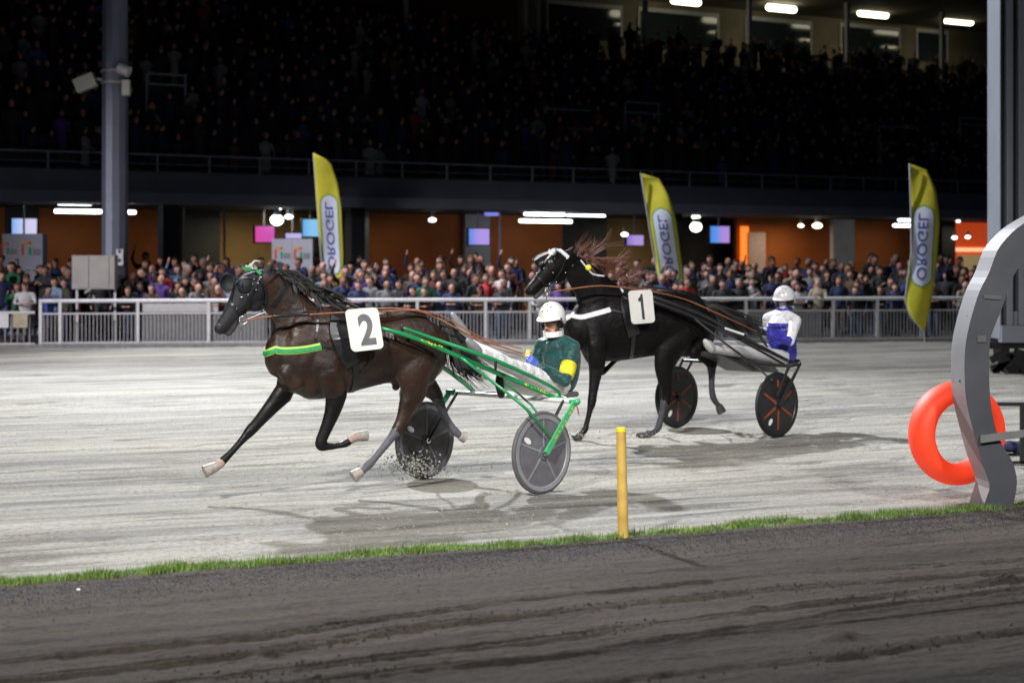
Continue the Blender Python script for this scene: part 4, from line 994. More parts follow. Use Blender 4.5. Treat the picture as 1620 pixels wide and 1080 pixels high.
band(hd1, Mh1, 120, 240, .096, .112, -.03, .08, M_leather, 'helmet_ear_piece', driver1)
band(hd1, Mh1, -60, 55, .096, .112, -.03, .08, M_leather, 'helmet_ear_piece', driver1)
band(hd1, Mh1, 5, 175, .085, .107, .018, .024, M_goggle, 'goggles', driver1)
band(hd1, Mh1, -178, 178, .078, .09, -.115, .035, M_cloth_b, 'blue_collar', driver1, .02)
band(p1(1236, 513, 0), Matrix.Identity(3), 180, 290, .15, .2, 0, .04, M_cloth_b, 'blue_chest_patch', driver1, .012)
hand(S1, w1N, p1(1198, 524, .16), 1, M_leather, driver1, .95)
hand(S1, w1F, p1(1188, 517, -.05), -1, M_leather, driver1, .95)
boot(p1(1126, 551, .26), p1(1116, 540, .26), .052, mat('pale_boot', (.5, .5, .5), .5), driver1)
boot(p1(1118, 545, -.2), p1(1112, 533, -.2), .05, M_boot, driver1)

# kicked-up sand at the off wheel and behind the hooves
pos = []; sz = []
for cpx, cpy, lt, n_, sp in ((655, 738, -HW2+.06, 420, .11), (640, 725, -HW2+.06, 160, .12), (680, 748, -HW2, 200, .13)):
    c = S2.pt(cpx, cpy, lt)
    for i in range(n_):
        q = c+Vector((random.gauss(0, sp), random.gauss(0, sp*.5), random.gauss(0, sp*.45)))
        if q.z > .005: pos.append(tuple(q)); sz.append(random.uniform(.003, .013))
for fr_, cpx, cpy, lt, n_ in ((H1, 1018, 690, .15, 90), (H1, 914, 692, .15, 40)):
    c = fr_.pt(cpx, cpy, lt)
    for i in range(n_):
        q = c+Vector((random.gauss(0, .12), random.gauss(0, .12), abs(random.gauss(0, .05)))); pos.append(tuple(q)); sz.append(random.uniform(.005, .014))
clods('kicked_sand', np.array(pos), sz, mat('flying_sand', (.36, .35, .31), .9, var=.4, scale=40), 'pale sand and clods thrown up by wheels and hooves', 'sand')

# ------------------------------------------------------------------ grandstand
BL = Vector((-15.04, 52, 0)); BA = math.atan2(22, 36.4); BD = Vector((math.cos(BA), math.sin(BA), 0)); BN = Vector((-math.sin(BA), math.cos(BA), 0))
def bu(px, v): k = (px-CX)/F; q = BL+BN*v; return (k*q.y-q.x)/(BD.x-k*BD.y)
def bdep(px, v): return (BL+BN*v+BD*bu(px, v)).y
def bz(px, py, v): return H+(YH-py)*bdep(px, v)/F
stand = thing('grandstand', 'dark multi storey grandstand with lit orange ground floor and packed upper terrace', 'grandstand', BL, BA)
class BB(MB):
    """boxes in the stand's own frame: u along the front, v back, z up"""
    def bb(s, u0, u1, v0, v1, z0, z1): return s.box(((u0+u1)/2, (v0+v1)/2, (z0+z1)/2), (u1-u0, v1-v0, z1-z0))
    def build(s, name, mats, parent=None, **k):
        me = s.mesh(name, mats); o = bpy.data.objects.new(name, me); link(o, parent); return o
M_conc = mat('dark_concrete', (.045, .048, .058), .8, var=.15, scale=1.5)
M_fascia = mat('grey_fascia_metal', (.13, .14, .175), .6, .0, var=.1, scale=1)
M_fascia2 = mat('pale_fascia_edge', (.24, .26, .31), .6, .0, var=.1, scale=1)
M_orangew = mat('orange_plaster', (.42, .12, .025), .8, var=.1, scale=1.2)
M_cream = mat('cream_plaster', (.55, .36, .16), .8, var=.1, scale=1.2)
M_redw = mat('red_shopfront', (.6, .06, .015), .6, var=.1, emit=(.8, .09, .02), es=.45)
M_greywall = mat('grey_door_panel', (.34, .35, .37), .6, var=.1, scale=2)
M_darkw = mat('dark_wall', (.03, .032, .036), .7, var=.2, scale=2)
U0, U1 = -14, 62; zT, zM, zB = 4.79, 4.14, 3.8
BB().bb(U0, U1, 0, .3, zM, zT).build('fascia', M_fascia, stand)
BB().bb(U0, U1, -.08, .32, zB, zM-.003).build('fascia_edge', M_fascia2, stand)
BB().bb(U0, U1, .33, 10, zB+.02, zB+.3).build('ceiling', M_conc, stand)
BB().bb(U0, U1, 7.9, 8.1, 0, zB+.3).build('back_wall', M_darkw, stand)
nt_ = 12; tw = 1.05; th_ = .545
for i in range(nt_): BB().bb(U0, U1, .32+i*tw, .32+(i+1)*tw+.02, zT-.45+i*th_, zT-.25+(i+1)*th_-.2).build('terrace_step', M_conc, stand)
vt_ = .32+nt_*tw; zt_ = zT-.25+nt_*th_-.2
BB().bb(U0, U1, vt_, vt_+5, zt_-.25, zt_-.02).build('upper_floor', M_conc, stand)
M_upw = mat('dim_beige_wall', (.17, .15, .10), .8, var=.15, scale=1)
BB().bb(bu(830, vt_+4), U1, vt_+4.6, vt_+4.8, zt_, zt_+3.745).build('upper_wall', M_upw, stand)
BB().bb(U0, bu(830, vt_+4)-.01, vt_+4.6, vt_+4.8, zt_, zt_+3.745).build('upper_wall', mat('dark_red_wall', (.10, .015, .012), .8), stand)
BB().bb(U0, U1, -.5, vt_+4.9, zt_+3.75, zt_+4.0).build('upper_ceiling', M_upw, stand)
# balcony railing
for i in range(44):
    BB().bb(U0+.1+i*1.7, U0+.16+i*1.7, .02, .07, zT, zT+.5).build('rail_post', M_fascia2, stand)
BB().bb(U0, U1, .01, .08, zT+.5, zT+.55).build('hand_rail', M_fascia2, stand)
BB().bb(U0, U1, .02, .06, zT+.22, zT+.25).build('mid_rail', M_fascia, stand)
# ground floor bays: px range at the back line, material, depth
vb = 6.0
bays = [(-60, 8, M_orangew, vb), (8, 62, M_darkw, vb), (62, 163, M_orangew, vb), (163, 256, M_orangew, vb), (256, 292, M_darkw, vb-2), (292, 348, M_darkw, vb),
        (348, 408, M_cream, vb+1.6), (408, 500, M_cream, vb+1.6), (500, 556, M_darkw, vb), (556, 584, M_greywall, vb-1.5), (584, 736, M_orangew, vb), (736, 776, M_greywall, vb-.3), (776, 890, M_orangew, vb),
        (890, 960, M_darkw, vb), (960, 1055, M_cream, vb+1.6), (1055, 1075, M_greywall, vb-.5), (1075, 1165, M_darkw, vb+1), (1165, 1215, M_orangew, vb), (1215, 1318, M_orangew, vb), (1318, 1352, M_greywall, vb-1.5), (1352, 1452, M_orangew, vb),
        (1452, 1512, M_darkw, vb-1), (1512, 1566, M_redw, vb), (1566, 1760, M_orangew, vb)]
for a, b_, m_, v_ in bays:
    BB().bb(bu(a, v_), bu(b_, v_)-.01, v_, v_+.2, 0, zB+.01).build('wall_panel', m_, stand)
for px in (258, 556, 1062, 1476): BB().bb(bu(px, .8), bu(px, .8)+.5, .8, 1.3, 0, zB+.01).build('column', M_conc, stand)
for px, w_ in ((290, .06), (354, .06), (790, .05), (37, .05)): BB().bb(bu(px, 3), bu(px, 3)+w_, 3, 3.06, 0, zB).build('pipe', M_greywall, stand)
BB().bb(bu(1512, vb-.1), bu(1566, vb-.1), vb-.1, vb-.05, bz(1540, 398, vb), bz(1540, 392, vb)).build('shop_sign_strip', mat('lit_sign', (.8, .5, .3), .5, emit=(1, .5, .25), es=1.2), stand)
BB().bb(bu(1516, vb-.1), bu(1552, vb-.1), vb-.12, vb-.05, 1.4, bz(1540, 403, vb)).build('shop_window', mat('warm_shop_window', (.4, .3, .14), .4, emit=(.6, .42, .2), es=.35), stand)
BB().bb(bu(1172, vb-.1), bu(1184, vb-.1), vb-.12, vb-.05, 1.2, zB-.3).build('lit_doorway', mat('lit_orange_doorway', (.9, .25, .04), .5, emit=(1, .22, .02), es=1.1), stand)
BB().bb(bu(1184, vb-.2), bu(1210, vb-.2), vb-.25, vb-.1, 0, bz(1195, 368, vb)).build('pale_door', mat('pale_pink_door', (.55, .45, .42), .6), stand)
# upper level windows
for a, b_ in ((865, 985), (1010, 1138), (1180, 1285), (1330, 1425), (1450, 1500)):
    v_ = vt_+4.5; u0, u1 = bu(a, v_), bu(b_, v_); w_ = thing  # frame members
    ym = np.interp((a+b_)/2, [925, 1075, 1232, 1378, 1475], [3, 15, 28, 38, 45]); z1 = bz((a+b_)/2, ym+8, v_); z0 = z1-1.5
    fr_ = BB(); fr_.bb(u0, u1, v_, v_+.08, z1, z1+.2); fr_.bb(u0, u0+.1, v_, v_+.08, z0, z1-.002); fr_.bb(u1-.1, u1, v_, v_+.08, z0, z1-.002)
    wf = fr_.build('window', mat('pale_window_frame', (.5, .5, .48), .6), stand)
    BB().bb(u0+.1, u1-.1, v_+.03, v_+.06, z0, z1-.002).build('pane', mat('dark_pane', (.02, .03, .035), .1), wf)
for a in (640, 830, 850, 1020, 1185, 1340, 1490): BB().bb(bu(a, vt_), bu(a, vt_)+.18, vt_, vt_+.18, zt_, zt_+3.74).build('column', M_greywall, stand)
vomit = [(232, 296, 118, 150), (560, 600, 190, 206), (990, 1045, 163, 195), (1520, 1575, 188, 208)]
for a, b_, y0, y1 in vomit:
    u0, u1 = bu(a, 3.2), bu(b_, 3.2); z0, z1 = bz((a+b_)/2, y1, 3.2), bz((a+b_)/2, y0, 3.2); q = BB()
    for z_ in (z1, (z0+z1)/2): q.bb(u0, u1, 3.2, 3.25, z_-.03, z_+.03)
    for u_ in (u0, u1-.06): q.bb(u_, u_+.06, 3.26, 3.31, z0-1.0, z1+.03)
    q.build('exit_railing', M_fascia2, stand)
# diagonal stair walls between terrace blocks
for px in (880, 1385):
    u0 = bu(px, 6)
    b = MB(); z_ = zT+6*th_
    b.prism([(u0, 3.2, zT+1.2), (u0, 8.5, zT+3.6), (u0, 8.5, zT+4.3), (u0, 3.2, zT+2.0)], (.15, 0, 0))
    o = b.mesh('stair_wall', M_orangew); o = bpy.data.objects.new('stair_wall', o); link(o, stand)
    b = BB(); b.bb(u0-2.2, u0-.1, 3.4, 3.46, zT+2.2, zT+2.25); b.bb(u0-2.2, u0-.1, 3.4, 3.46, zT+2.9, zT+2.95); b.bb(u0-2.2, u0-2.14, 3.4, 3.46, zT+1.5, zT+2.95); b.build('stair_rail', M_fascia2, stand)

def bworld(u_, v_, z_): return BL+BD*u_+BN*v_+Vector((0, 0, z_))
M_tube = mat('lit_fluorescent_tube', (.9, .9, .9), .5, emit=(.93, .97, 1), es=9)
M_warm = mat('lit_warm_lamp', (.9, .9, .8), .5, emit=(1, .93, .66), es=6)
M_bulb = mat('lit_spot_bulb', (.9, .9, .9), .5, emit=(.95, 1, .92), es=5)
M_violet = mat('lit_violet_tube', (.3, .3, .9), .5, emit=(.25, .28, .9), es=.8)
def ceil_light(px0, px1, py, v_, m, label, h_=.09, cat='ceiling light', name='ceiling_light', group='lamps of the grandstand'):
    u0, u1 = bu(px0, v_), bu(px1, v_); z_ = bz((px0+px1)/2, py, v_); L = u1-u0; k = min(h_, L/2)
    t = thing(name, label, cat, bworld((u0+u1)/2, v_, z_), BA, group)
    def lk(b, n, mt):
        me = b.mesh(n, mt, smooth=False); o = bpy.data.objects.new(n, me); link(o, t); return o
    lk(MB().box((0, 0, h_*.9), (L*.96, .16, h_*.5)), 'housing', M_greywall)
    lk(MB().tube([(-L/2+k, 0, 0), (L/2-k, 0, 0)], h_*.62, n=10), 'tube', m)
    return t
ceil_light(88, 148, 322, 3, M_tube, 'upper cold white ceiling tube left of the lamp pole')
ceil_light(84, 217, 335, 1.5, M_tube, 'long lower cold white ceiling tube crossing behind the lamp pole')
ceil_light(20, 56, 319, 3, M_violet, 'short dim violet ceiling tube at far left of the stand')
ceil_light(828, 895, 339, 3, M_tube, 'upper white ceiling tube above the number 1 horse head')
ceil_light(820, 906, 350, 1.6, M_tube, 'lower white ceiling tube above the number 1 horse head')
ceil_light(896, 958, 341, 3, M_violet.copy() if False else M_tube, 'thin white ceiling tube right of the brighter pair', .05)
ceil_light(1420, 1448, 348, 3, M_tube, 'upper white ceiling tube beside the right feather flag')
ceil_light(1412, 1450, 357, 1.6, M_tube, 'lower white ceiling tube beside the right feather flag')
ceil_light(765, 790, 339, 3, M_violet, 'dim violet ceiling tube between the two tall flags')
for px, py, s_, lab in [(438, 348, 22, 'round white lamp above the pink screen'), (457, 343, 14, 'small oval downlight right of the round lamp'), (440, 328, 16, 'faint oval downlight high above the pink screen'), (684, 348, 13, 'small oval downlight over the orange wall'),
                        (988, 371, 12, 'small greenish spot lamp by the purple screen'), (1101, 359, 20, 'round white lamp left of the blue screen'), (1101, 343, 14, 'faint oval downlight over the round white lamp'),
                        (1267, 357, 10, 'small warm downlight over the bright orange wall'), (1293, 357, 17, 'larger warm downlight over the bright orange wall'), (1510, 376, 10, 'greenish lamp at the shop entrance'), (1531, 375, 9, 'white lamp in front of the red shop sign'), (1516, 350, 7, 'tiny ceiling lamp above the shop entrance')]:
    v_ = 3.2; u_ = bu(px, v_); z_ = bz(px, py, v_); r_ = s_*bdep(px, v_)/F/2
    t = thing('downlight', lab, 'lamp', bworld(u_, v_, z_), BA, 'lamps of the grandstand')
    me = MB().ell((0, 0, 0), (r_, r_*.8, r_*(.8 if s_ > 18 else .5)), 12).mesh('bulb', M_bulb if px not in (1267, 1293) else M_warm, smooth=True); link(bpy.data.objects.new('bulb', me), t)
    me = MB().tube([(0, 0, r_*.5), (0, 0, r_*1.3+.1)], r_*.5, n=8, cap='flat').mesh('holder', M_greywall); link(bpy.data.objects.new('holder', me), t)
for px, py, lab in [(1085, 3, 'leftmost'), (1236, 14, 'second from left'), (1381, 23, 'third from left'), (1515, 34, 'rightmost')]:
    v_ = vt_+2; ceil_light(px-26, px+26, py, v_, M_warm, f'{lab} of the warm lamps on the upper terrace', .26, group='upper terrace lamps')
# light shed by these lamps
def area(name, u_, v_, z_, sx, sy, P_, col, up=False):
    l = bpy.data.lights.new(name, 'AREA'); l.shape = 'RECTANGLE'; l.size = sx; l.size_y = sy; l.energy = P_; l.color = col
    o = bpy.data.objects.new(name, l); C.objects.link(o); o.location = bworld(u_, v_, z_); o.rotation_euler = (0, 0, BA)
for px, P_, col in ((120, 10, (.95, .97, 1)), (430, 75, (1, .85, .55)), (640, 9, (1, .9, .8)), (850, 8, (.95, .97, 1)), (1030, 30, (1, .88, .6)), (1260, 55, (1, .75, .5)), (1420, 14, (1, .9, .8)), (1540, 15, (1, .8, .6))):
    area('ceiling_glow', bu(px, 4.2), 4.2, zB-.15, 2.2, .5, P_, col)
for px in (1085, 1236, 1381, 1515): area('ceiling_glow', bu(px, vt_+2), vt_+2, zt_+2.9, 1, .3, 16, (1, .9, .6))

# ---- television screens
def screen_mat(name, cols):
    m = bpy.data.materials.new(name); m.use_nodes = True; nt = m.node_tree; p = nt.nodes['Principled BSDF']
    tc = nt.nodes.new('ShaderNodeTexCoord'); sx = nt.nodes.new('ShaderNodeSeparateXYZ'); nt.links.new(tc.outputs['Generated'], sx.inputs[0])
    cr = nt.nodes.new('ShaderNodeValToRGB'); e = cr.color_ramp.elements
    while len(e) < len(cols): e.new(.5)
    for i, c in enumerate(cols): e[i].position = i/len(cols); e[i].color = (*c, 1)
    nt.links.new(sx.outputs['X'], cr.inputs[0]); nt.links.new(cr.outputs[0], p.inputs['Emission Color']); p.inputs['Emission Strength'].default_value = .85
    p.inputs['Base Color'].default_value = (.02, .02, .02, 1); return m
for x0, x1, y0, y1, cols, lab in [(19, 58, 346, 371, [(.25, .5, 1), (.55, .65, 1), (.75, .7, 1)], 'pale blue screen over the white advertising box'), (404, 434, 358, 383, [(.8, .08, .4), (.7, .1, .5)], 'pink television screen hanging under the ceiling'),
        (479, 506, 347, 374, [(.15, .5, .9), (.3, .65, 1)], 'cyan television screen left of the left flag'), (742, 774, 362, 387, [(.12, .3, .9), (.5, .35, .9)], 'blue television screen on the grey wall panel'),
        (992, 1018, 372, 388, [(.3, .2, .7), (.5, .35, .8)], 'purple screen inside the yellow lit room'), (1124, 1154, 358, 384, [(.08, .3, .9), (.15, .35, .95), (.5, .3, .8)], 'blue television screen right of the middle flag'), (452, 477, 369, 377, [(.6, .5, .95), (.6, .55, .95)], 'small lilac display above the advertising board')]:
    v_ = 3.5; u0, u1 = bu(x0, v_), bu(x1, v_); za, zb = bz((x0+x1)/2, y1, v_), bz((x0+x1)/2, y0, v_)
    t = thing('television', lab, 'screen', bworld((u0+u1)/2, v_, za), BA, 'television screens under the stand'); w_, h_ = u1-u0, zb-za
    link(bpy.data.objects.new('casing', MB().box((0, .05, h_/2), (w_+.1, .08, h_+.08)).mesh('casing', M_black)), t)
    link(bpy.data.objects.new('display', MB().box((0, 0, h_/2), (w_, .012, h_)).mesh('display', screen_mat('lit_screen', cols))), t)
    link(bpy.data.objects.new('bracket', MB().box((0, .08, (zB-za+h_)/2), (.05, .05, max(.2, zB-za-h_))).mesh('bracket', M_greywall)), t)

# ------------------------------------------------------------------ lamp pole, cabinet, boxes
dP = 46.5; pp = at(182, 480, dP); rP = 21*dP/F
pole = thing('lamp_pole', 'tall grey floodlight mast standing behind the fence on the left', 'pole', (pp.x, pp.y, 0))
b = MB().tube([(0, 0, -.01), (0, 0, 8), (0, 0, 23)], [rP*1.03, rP*.97, rP*.7], n=12, cap='flat')
M_pole = mat('galvanised_mast', (.20, .22, .29), .45, .35, var=.1, scale=2); link(bpy.data.objects.new('mast', b.mesh('mast', M_pole)), pole)
zc = at(0, 120, dP).z
link(bpy.data.objects.new('clamp_ring', MB().tube([(0, 0, zc-.22), (0, 0, zc-.16)], rP*1.1, n=14, cap='flat').mesh('clamp_ring', M_steel)), pole)
link(bpy.data.objects.new('clamp_ring', MB().tube([(0, 0, zc+.08), (0, 0, zc+.14)], rP*1.1, n=14, cap='flat').mesh('clamp_ring', M_steel)), pole)
M_cream2 = mat('cream_enamel', (.55, .56, .48), .5, var=.08)
Mx = Matrix.Rotation(R(-22), 3, 'Y')
f1 = MB().box((-.75, -.1, zc-.2), (.55, .3, .36), Mx); f1.box((-.43, -.05, zc-.1), (.22, .06, .06)); link(bpy.data.objects.new('floodlight', f1.mesh('floodlight', M_cream2)), pole)
f2 = MB().tube([(.2, -.45, zc+.16), (.48, -.5, zc+.04)], .14, n=14, cap='flat'); link(bpy.data.objects.new('camera_housing', f2.mesh('camera_housing', M_rail)), pole)
link(bpy.data.objects.new('junction_box', MB().box((.36, -.3, zc-.35), (.2, .2, .4)).mesh('junction_box', M_cream2)), pole)
lb = MB().box((.2, -rP-.0, at(0, 407, dP).z), (.18, .02, .42)); lb_o = bpy.data.objects.new('number_label', lb.mesh('number_label', M_rail)); link(lb_o, pole)
for zz in (398, 412): link(bpy.data.objects.new('label_mark', MB().box((.2, -rP-.014, at(0, zz, dP).z), (.07, .006, .09)).mesh('label_mark', M_print)), pole)
dC = 42.35; ca = at(117, 404, dC); cb = at(184, 457, dC)
cab = thing('electric_cabinet', 'grey metal electric cabinet on legs in front of the lamp pole', 'cabinet', ((ca.x+cb.x)/2, dC, 0)); cw, ch = cb.x-ca.x, ca.z-cb.z
M_cab = mat('grey_cabinet_steel', (.27, .26, .25), .55, .1, var=.1, scale=3)
for nm, b, m_ in (('casing', MB().box((0, 0, cb.z+ch/2), (cw, .4, ch)), M_cab), ('door', MB().box((-cw*.29, -.21, cb.z+ch/2), (cw*.37, .02, ch*.93)), M_cab), ('door', MB().box((cw*.14, -.21, cb.z+ch/2), (cw*.46, .02, ch*.93)), M_cab),
                  ('leg', MB().box((-cw*.45, .1, cb.z/2), (.05, .05, cb.z)), M_steel), ('leg', MB().box((cw*.45, .1, cb.z/2), (.05, .05, cb.z)), M_steel)):
    link(bpy.data.objects.new(nm, b.mesh(nm, m_)), cab)

M_board = mat('pale_advert_board', (.44, .46, .56), .6, var=.05, scale=2)
M_red = mat('red_print', (.7, .09, .03), .6); M_amber = mat('amber_print', (.75, .35, .03), .6); M_grn = mat('green_print', (.03, .35, .08), .6); M_txt = mat('grey_green_print', (.12, .2, .18), .6)
def logo(t, x, z, s, y):
    """'ri' emblem of curved strokes and a dot, with small lines of lettering"""
    def lk(b, m): link(bpy.data.objects.new('emblem', b.mesh('emblem', m)), t)
    lk(MB().box((x-.42*s, y, z-.1*s), (.2*s, .006, .8*s)), M_red)
    lk(MB().prism([(x-.52*s, y-.004, z+.32*s), (x-.3*s, y-.004, z+.55*s), (x+.02*s, y-.004, z+.55*s), (x+.02*s, y-.004, z+.3*s), (x-.25*s, y-.004, z+.28*s)], (0, .005, 0)), M_amber)
    lk(MB().box((x+.12*s, y, z-.2*s), (.2*s, .006, .58*s)), M_grn)
    lk(MB().prism([(x+.12*s+.12*s*math.cos(a), y-.003, z+.42*s+.12*s*math.sin(a)) for a in [i*math.pi/5 for i in range(10)]], (0, .006, 0)), M_red)
    for k_ in range(3): lk(MB().box((x+.62*s, y, z-.08*s-.17*s*k_), (.6*s, .006, .1*s)), M_txt)
dA = 47.6
for (x0, x1, y0, lab, xm) in ((8, 71, 370, 'tall white advertising box beneath the pale blue screen', 40), (432, 496, 378, 'white advertising board left of the left flag', 464)):
    a = at(x0, y0, dA); b_ = at(x1, y0, dA); t = thing('advert_board', lab, 'sign', ((a.x+b_.x)/2, dA, 0), 0, 'white advertising boards'); w_ = b_.x-a.x
    link(bpy.data.objects.new('panel', MB().box((0, 0, a.z/2), (w_, .5, a.z)).mesh('panel', M_board)), t)
    link(bpy.data.objects.new('seam', MB().box((-.12 if x0 < 100 else 0, -.251, a.z/2), (.02, .006, a.z*.98)).mesh('seam', M_greywall)), t)
    if x0 < 100: logo(t, .16, a.z-.40, .36, -.256); logo(t, -.42, a.z-.40, .3, -.256)
    else: logo(t, -.32, a.z-.38, .3, -.256); logo(t, .2, a.z-.38, .3, -.256)
    for k_ in (-.3, -.1, .15, .35): link(bpy.data.objects.new('small_print', MB().box((k_, -.256, a.z-.98), (.14, .006, .035)).mesh('small_print', M_txt)), t)

# ------------------------------------------------------------------ feather flags
M_flag = mat('yellow_flag_cloth', (.56, .52, .03), .7, var=.08, scale=2, bump=.4, bscale=4)
M_fgreen = mat('green_flag_border', (.12, .32, .06), .7); M_fwhite = mat('white_flag_oval', (.62, .66, .78), .7, var=.05); M_fblue = mat('blue_flag_print', (.03, .06, .38), .7)
def flag(d, Lf, Rt, oval, label):
    """Lf / Rt: silhouette points (px,py) top to bottom; oval: centre line px at top and bottom, half width px"""
    n = 30; ys0, ys1 = Lf[0][1], Lf[-1][1]
    base = at(Lf[-1][0], 540, d); t = thing('feather_flag', label, 'flag', (base.x, d, 0), 0, 'yellow feather flags')
    def xl(y): return np.interp(y, [p[1] for p in Lf], [p[0] for p in Lf])
    def xr(y): return np.interp(y, [p[1] for p in Rt], [p[0] for p in Rt])
    def wav(x, y): return .05*math.sin(x*.09+y*.012)+.03*math.sin(y*.05)
    def P(x, y, off=0): q = at(x, y, d); return Vector((q.x, q.y+wav(x, y)-off, q.z))
    nx = 8; V = []; Fc = []
    for i in range(n+1):
        y = ys0+(ys1-ys0)*i/n; a, b_ = xl(y), max(xl(y)+.5, xr(y))
        for j in range(nx+1): V.append(P(a+(b_-a)*j/nx, y))
    for i in range(n):
        for j in range(nx): Fc.append((i*(nx+1)+j, i*(nx+1)+j+1, (i+1)*(nx+1)+j+1, (i+1)*(nx+1)+j))
    cl_ = MB().add(V, Fc).build('cloth', M_flag, t, smooth=True); so = cl_.modifiers.new('s', 'SOLIDIFY'); so.thickness = .006; so.offset = 0
    (xa, ya), (xb, yb), hw = oval
    def OV(u_, v_): # u across -1..1, v 0..1 down, capsule centre line
        return xa+(xb-xa)*v_, ya+(yb-ya)*v_
    for m_, k_, off, nm in ((M_fgreen, 1.16, .012, 'border'), (M_fwhite, 1.0, .018, 'oval')):
        pts = []; L = yb-ya; h_ = hw*k_; e = h_*1.25
        rows = []
        for i in range(25):
            y = ya-(k_-1)*hw+(L+2*(k_-1)*hw)*i/24; dt = min(y-(ya-(k_-1)*hw), (yb+(k_-1)*hw)-y); ww = h_*math.sqrt(max(0, 1-(1-min(1, dt/e))**2))
            cx = xa+(xb-xa)*(y-ya)/L; rows.append([P(cx-ww+2*ww*j/6, y, off) for j in range(7)])
        b = MB().add([q for r_ in rows for q in r_], [(i*7+j, i*7+j+1, (i+1)*7+j+1, (i+1)*7+j) for i in range(24) for j in range(6)]); b.build(nm, m_, t, smooth=True)
    def bend(u_, v_): y = ya+(yb-ya)*v_; cx = xa+(xb-xa)*v_; return P(cx-hw+2*hw*u_, y, .024)
    decal('OROGEL', None, (.26, .09, .76, .92), (0, -1, 0), 0, M_fblue, 'lettering', t, rot=1, mirror=False, bold=.01, bend=lambda a, c: bend(1-a, c))
    pl = [at(p[0], p[1], d)+Vector((0, 0, 0)) for p in Lf]; g_ = at(Lf[-1][0], 0, d); g_.z = 0
    MB().tube(pl+[Vector((pl[-1].x+.02, d, 0))], .022, n=8).build('pole', M_steel, t, smooth=True)
flag(47.0, [(496, 243), (500, 300), (505, 370), (511, 440), (514, 475), (518, 500)], [(498, 243), (522, 255), (534, 290), (540, 330), (543, 400), (542, 440), (538, 475), (522, 500)], ((520, 308), (526, 436), 12.5), 'leftmost yellow feather flag, standing behind the number 2 horse')
flag(46.5, [(1014, 275), (1022, 325), (1033, 395), (1042, 440), (1052, 480), (1060, 500)], [(1018, 275), (1042, 282), (1058, 310), (1070, 350), (1081, 430), (1082, 480), (1064, 500)], ((1045, 330), (1063, 448), 14.5), 'middle yellow feather flag, leaning behind the number 1 horse')
flag(44.4, [(1439, 260), (1441, 330), (1442, 400), (1436, 440), (1432, 475), (1440, 500), (1462, 524)], [(1443, 260), (1466, 268), (1480, 300), (1486, 350), (1484, 400), (1476, 460), (1468, 500), (1464, 524)], ((1461, 326), (1457, 453), 15.5), 'rightmost yellow feather flag, its foot behind the fence bars')

# ------------------------------------------------------------------ crowd fence
fence = thing('track_fence', 'long pale metal fence with vertical bars holding back the crowd', 'fence', FL, math.atan2(FD.y, FD.x))
def fu_(px): k = (px-CX)/F; return (k*FL.y-FL.x)/(FD.x-k*FD.y)
def lkf(b, nm, m_=M_rail): o = bpy.data.objects.new(nm, b.mesh(nm, m_)); link(o, fence); return o
x0f, x1f = fu_(62), fu_(1640)
HT = 1.09
lkf(MB().tube([(x0f, 0, HT), (x1f, 0, HT)], .045, n=10, cap='flat'), 'top_rail'); lkf(MB().tube([(x0f, 0, HT-.3), (x1f, 0, HT-.3)], .022, n=8, cap='flat'), 'mid_rail'); lkf(MB().tube([(x0f, 0, .10), (x1f, 0, .09)], .022, n=8, cap='flat'), 'bottom_rail')
pm = MB().box((0, 0, HT/2), (.07, .06, HT)).mesh('post', M_rail); bm_ = MB().box((0, 0, (HT-.3+.09)/2), (.017, .017, HT-.42)).mesh('bar', mat('grey_bar_paint', (.36, .36, .38), .6, var=.1))
posts = [64, 95, 218, 330, 440, 550, 660, 768, 838, 960, 1080, 1180, 1250, 1318, 1388, 1458, 1535, 1640]
for px in posts: o = bpy.data.objects.new('post', pm); o.location = (fu_(px), 0, 0); link(o, fence)
x = x0f+.1
while x < x1f-.05:
    o = bpy.data.objects.new('bar', bm_); o.location = (x, 0, 0); link(o, fence); x += .088
x0 = fu_(-90)
lkf(MB().tube([(x0, 0, .82), (x0f-.1, 0, .82)], .035, n=8, cap='flat'), 'top_rail'); lkf(MB().tube([(x0, 0, .09), (x0f-.1, 0, .09)], .022, n=8, cap='flat'), 'bottom_rail')
x = x0
while x < x0f-.1: o = bpy.data.objects.new('bar', bm_); o.location = (x, 0, 0); o.scale.z = .93; link(o, fence); x += .14
for a, b_ in ((225, 345), (1185, 1300), (345, 420)): lkf(MB().box(((fu_(a)+fu_(b_))/2, .08, .46), (fu_(b_)-fu_(a)-.02, .01, .74)), 'backing_sheet', mat('grey_backing_sheet', (.2, .2, .21), .7, var=.15))
lkf(MB().box(((fu_(225)+fu_(345))/2, .07, HT-.17), (fu_(345)-fu_(225), .02, .2)), 'backing_sheet', mat('pale_backing_sheet', (.48, .48, .5), .7, var=.1))
for a, b_, m_ in ((-5, 14, M_rail), (21, 44, mat('beige_notice', (.4, .36, .26), .7))): lkf(MB().box(((fu_(a)+fu_(b_))/2, -.06, .64), (fu_(b_)-fu_(a), .01, .34)), 'notice_board', m_)
kb = MB().box(((x0+x1f)/2, -.22, .02), (x1f-x0+20, .22, .12)); lkf(kb, 'kerb', mat('grey_kerb', (.2, .2, .2), .85, var=.2))

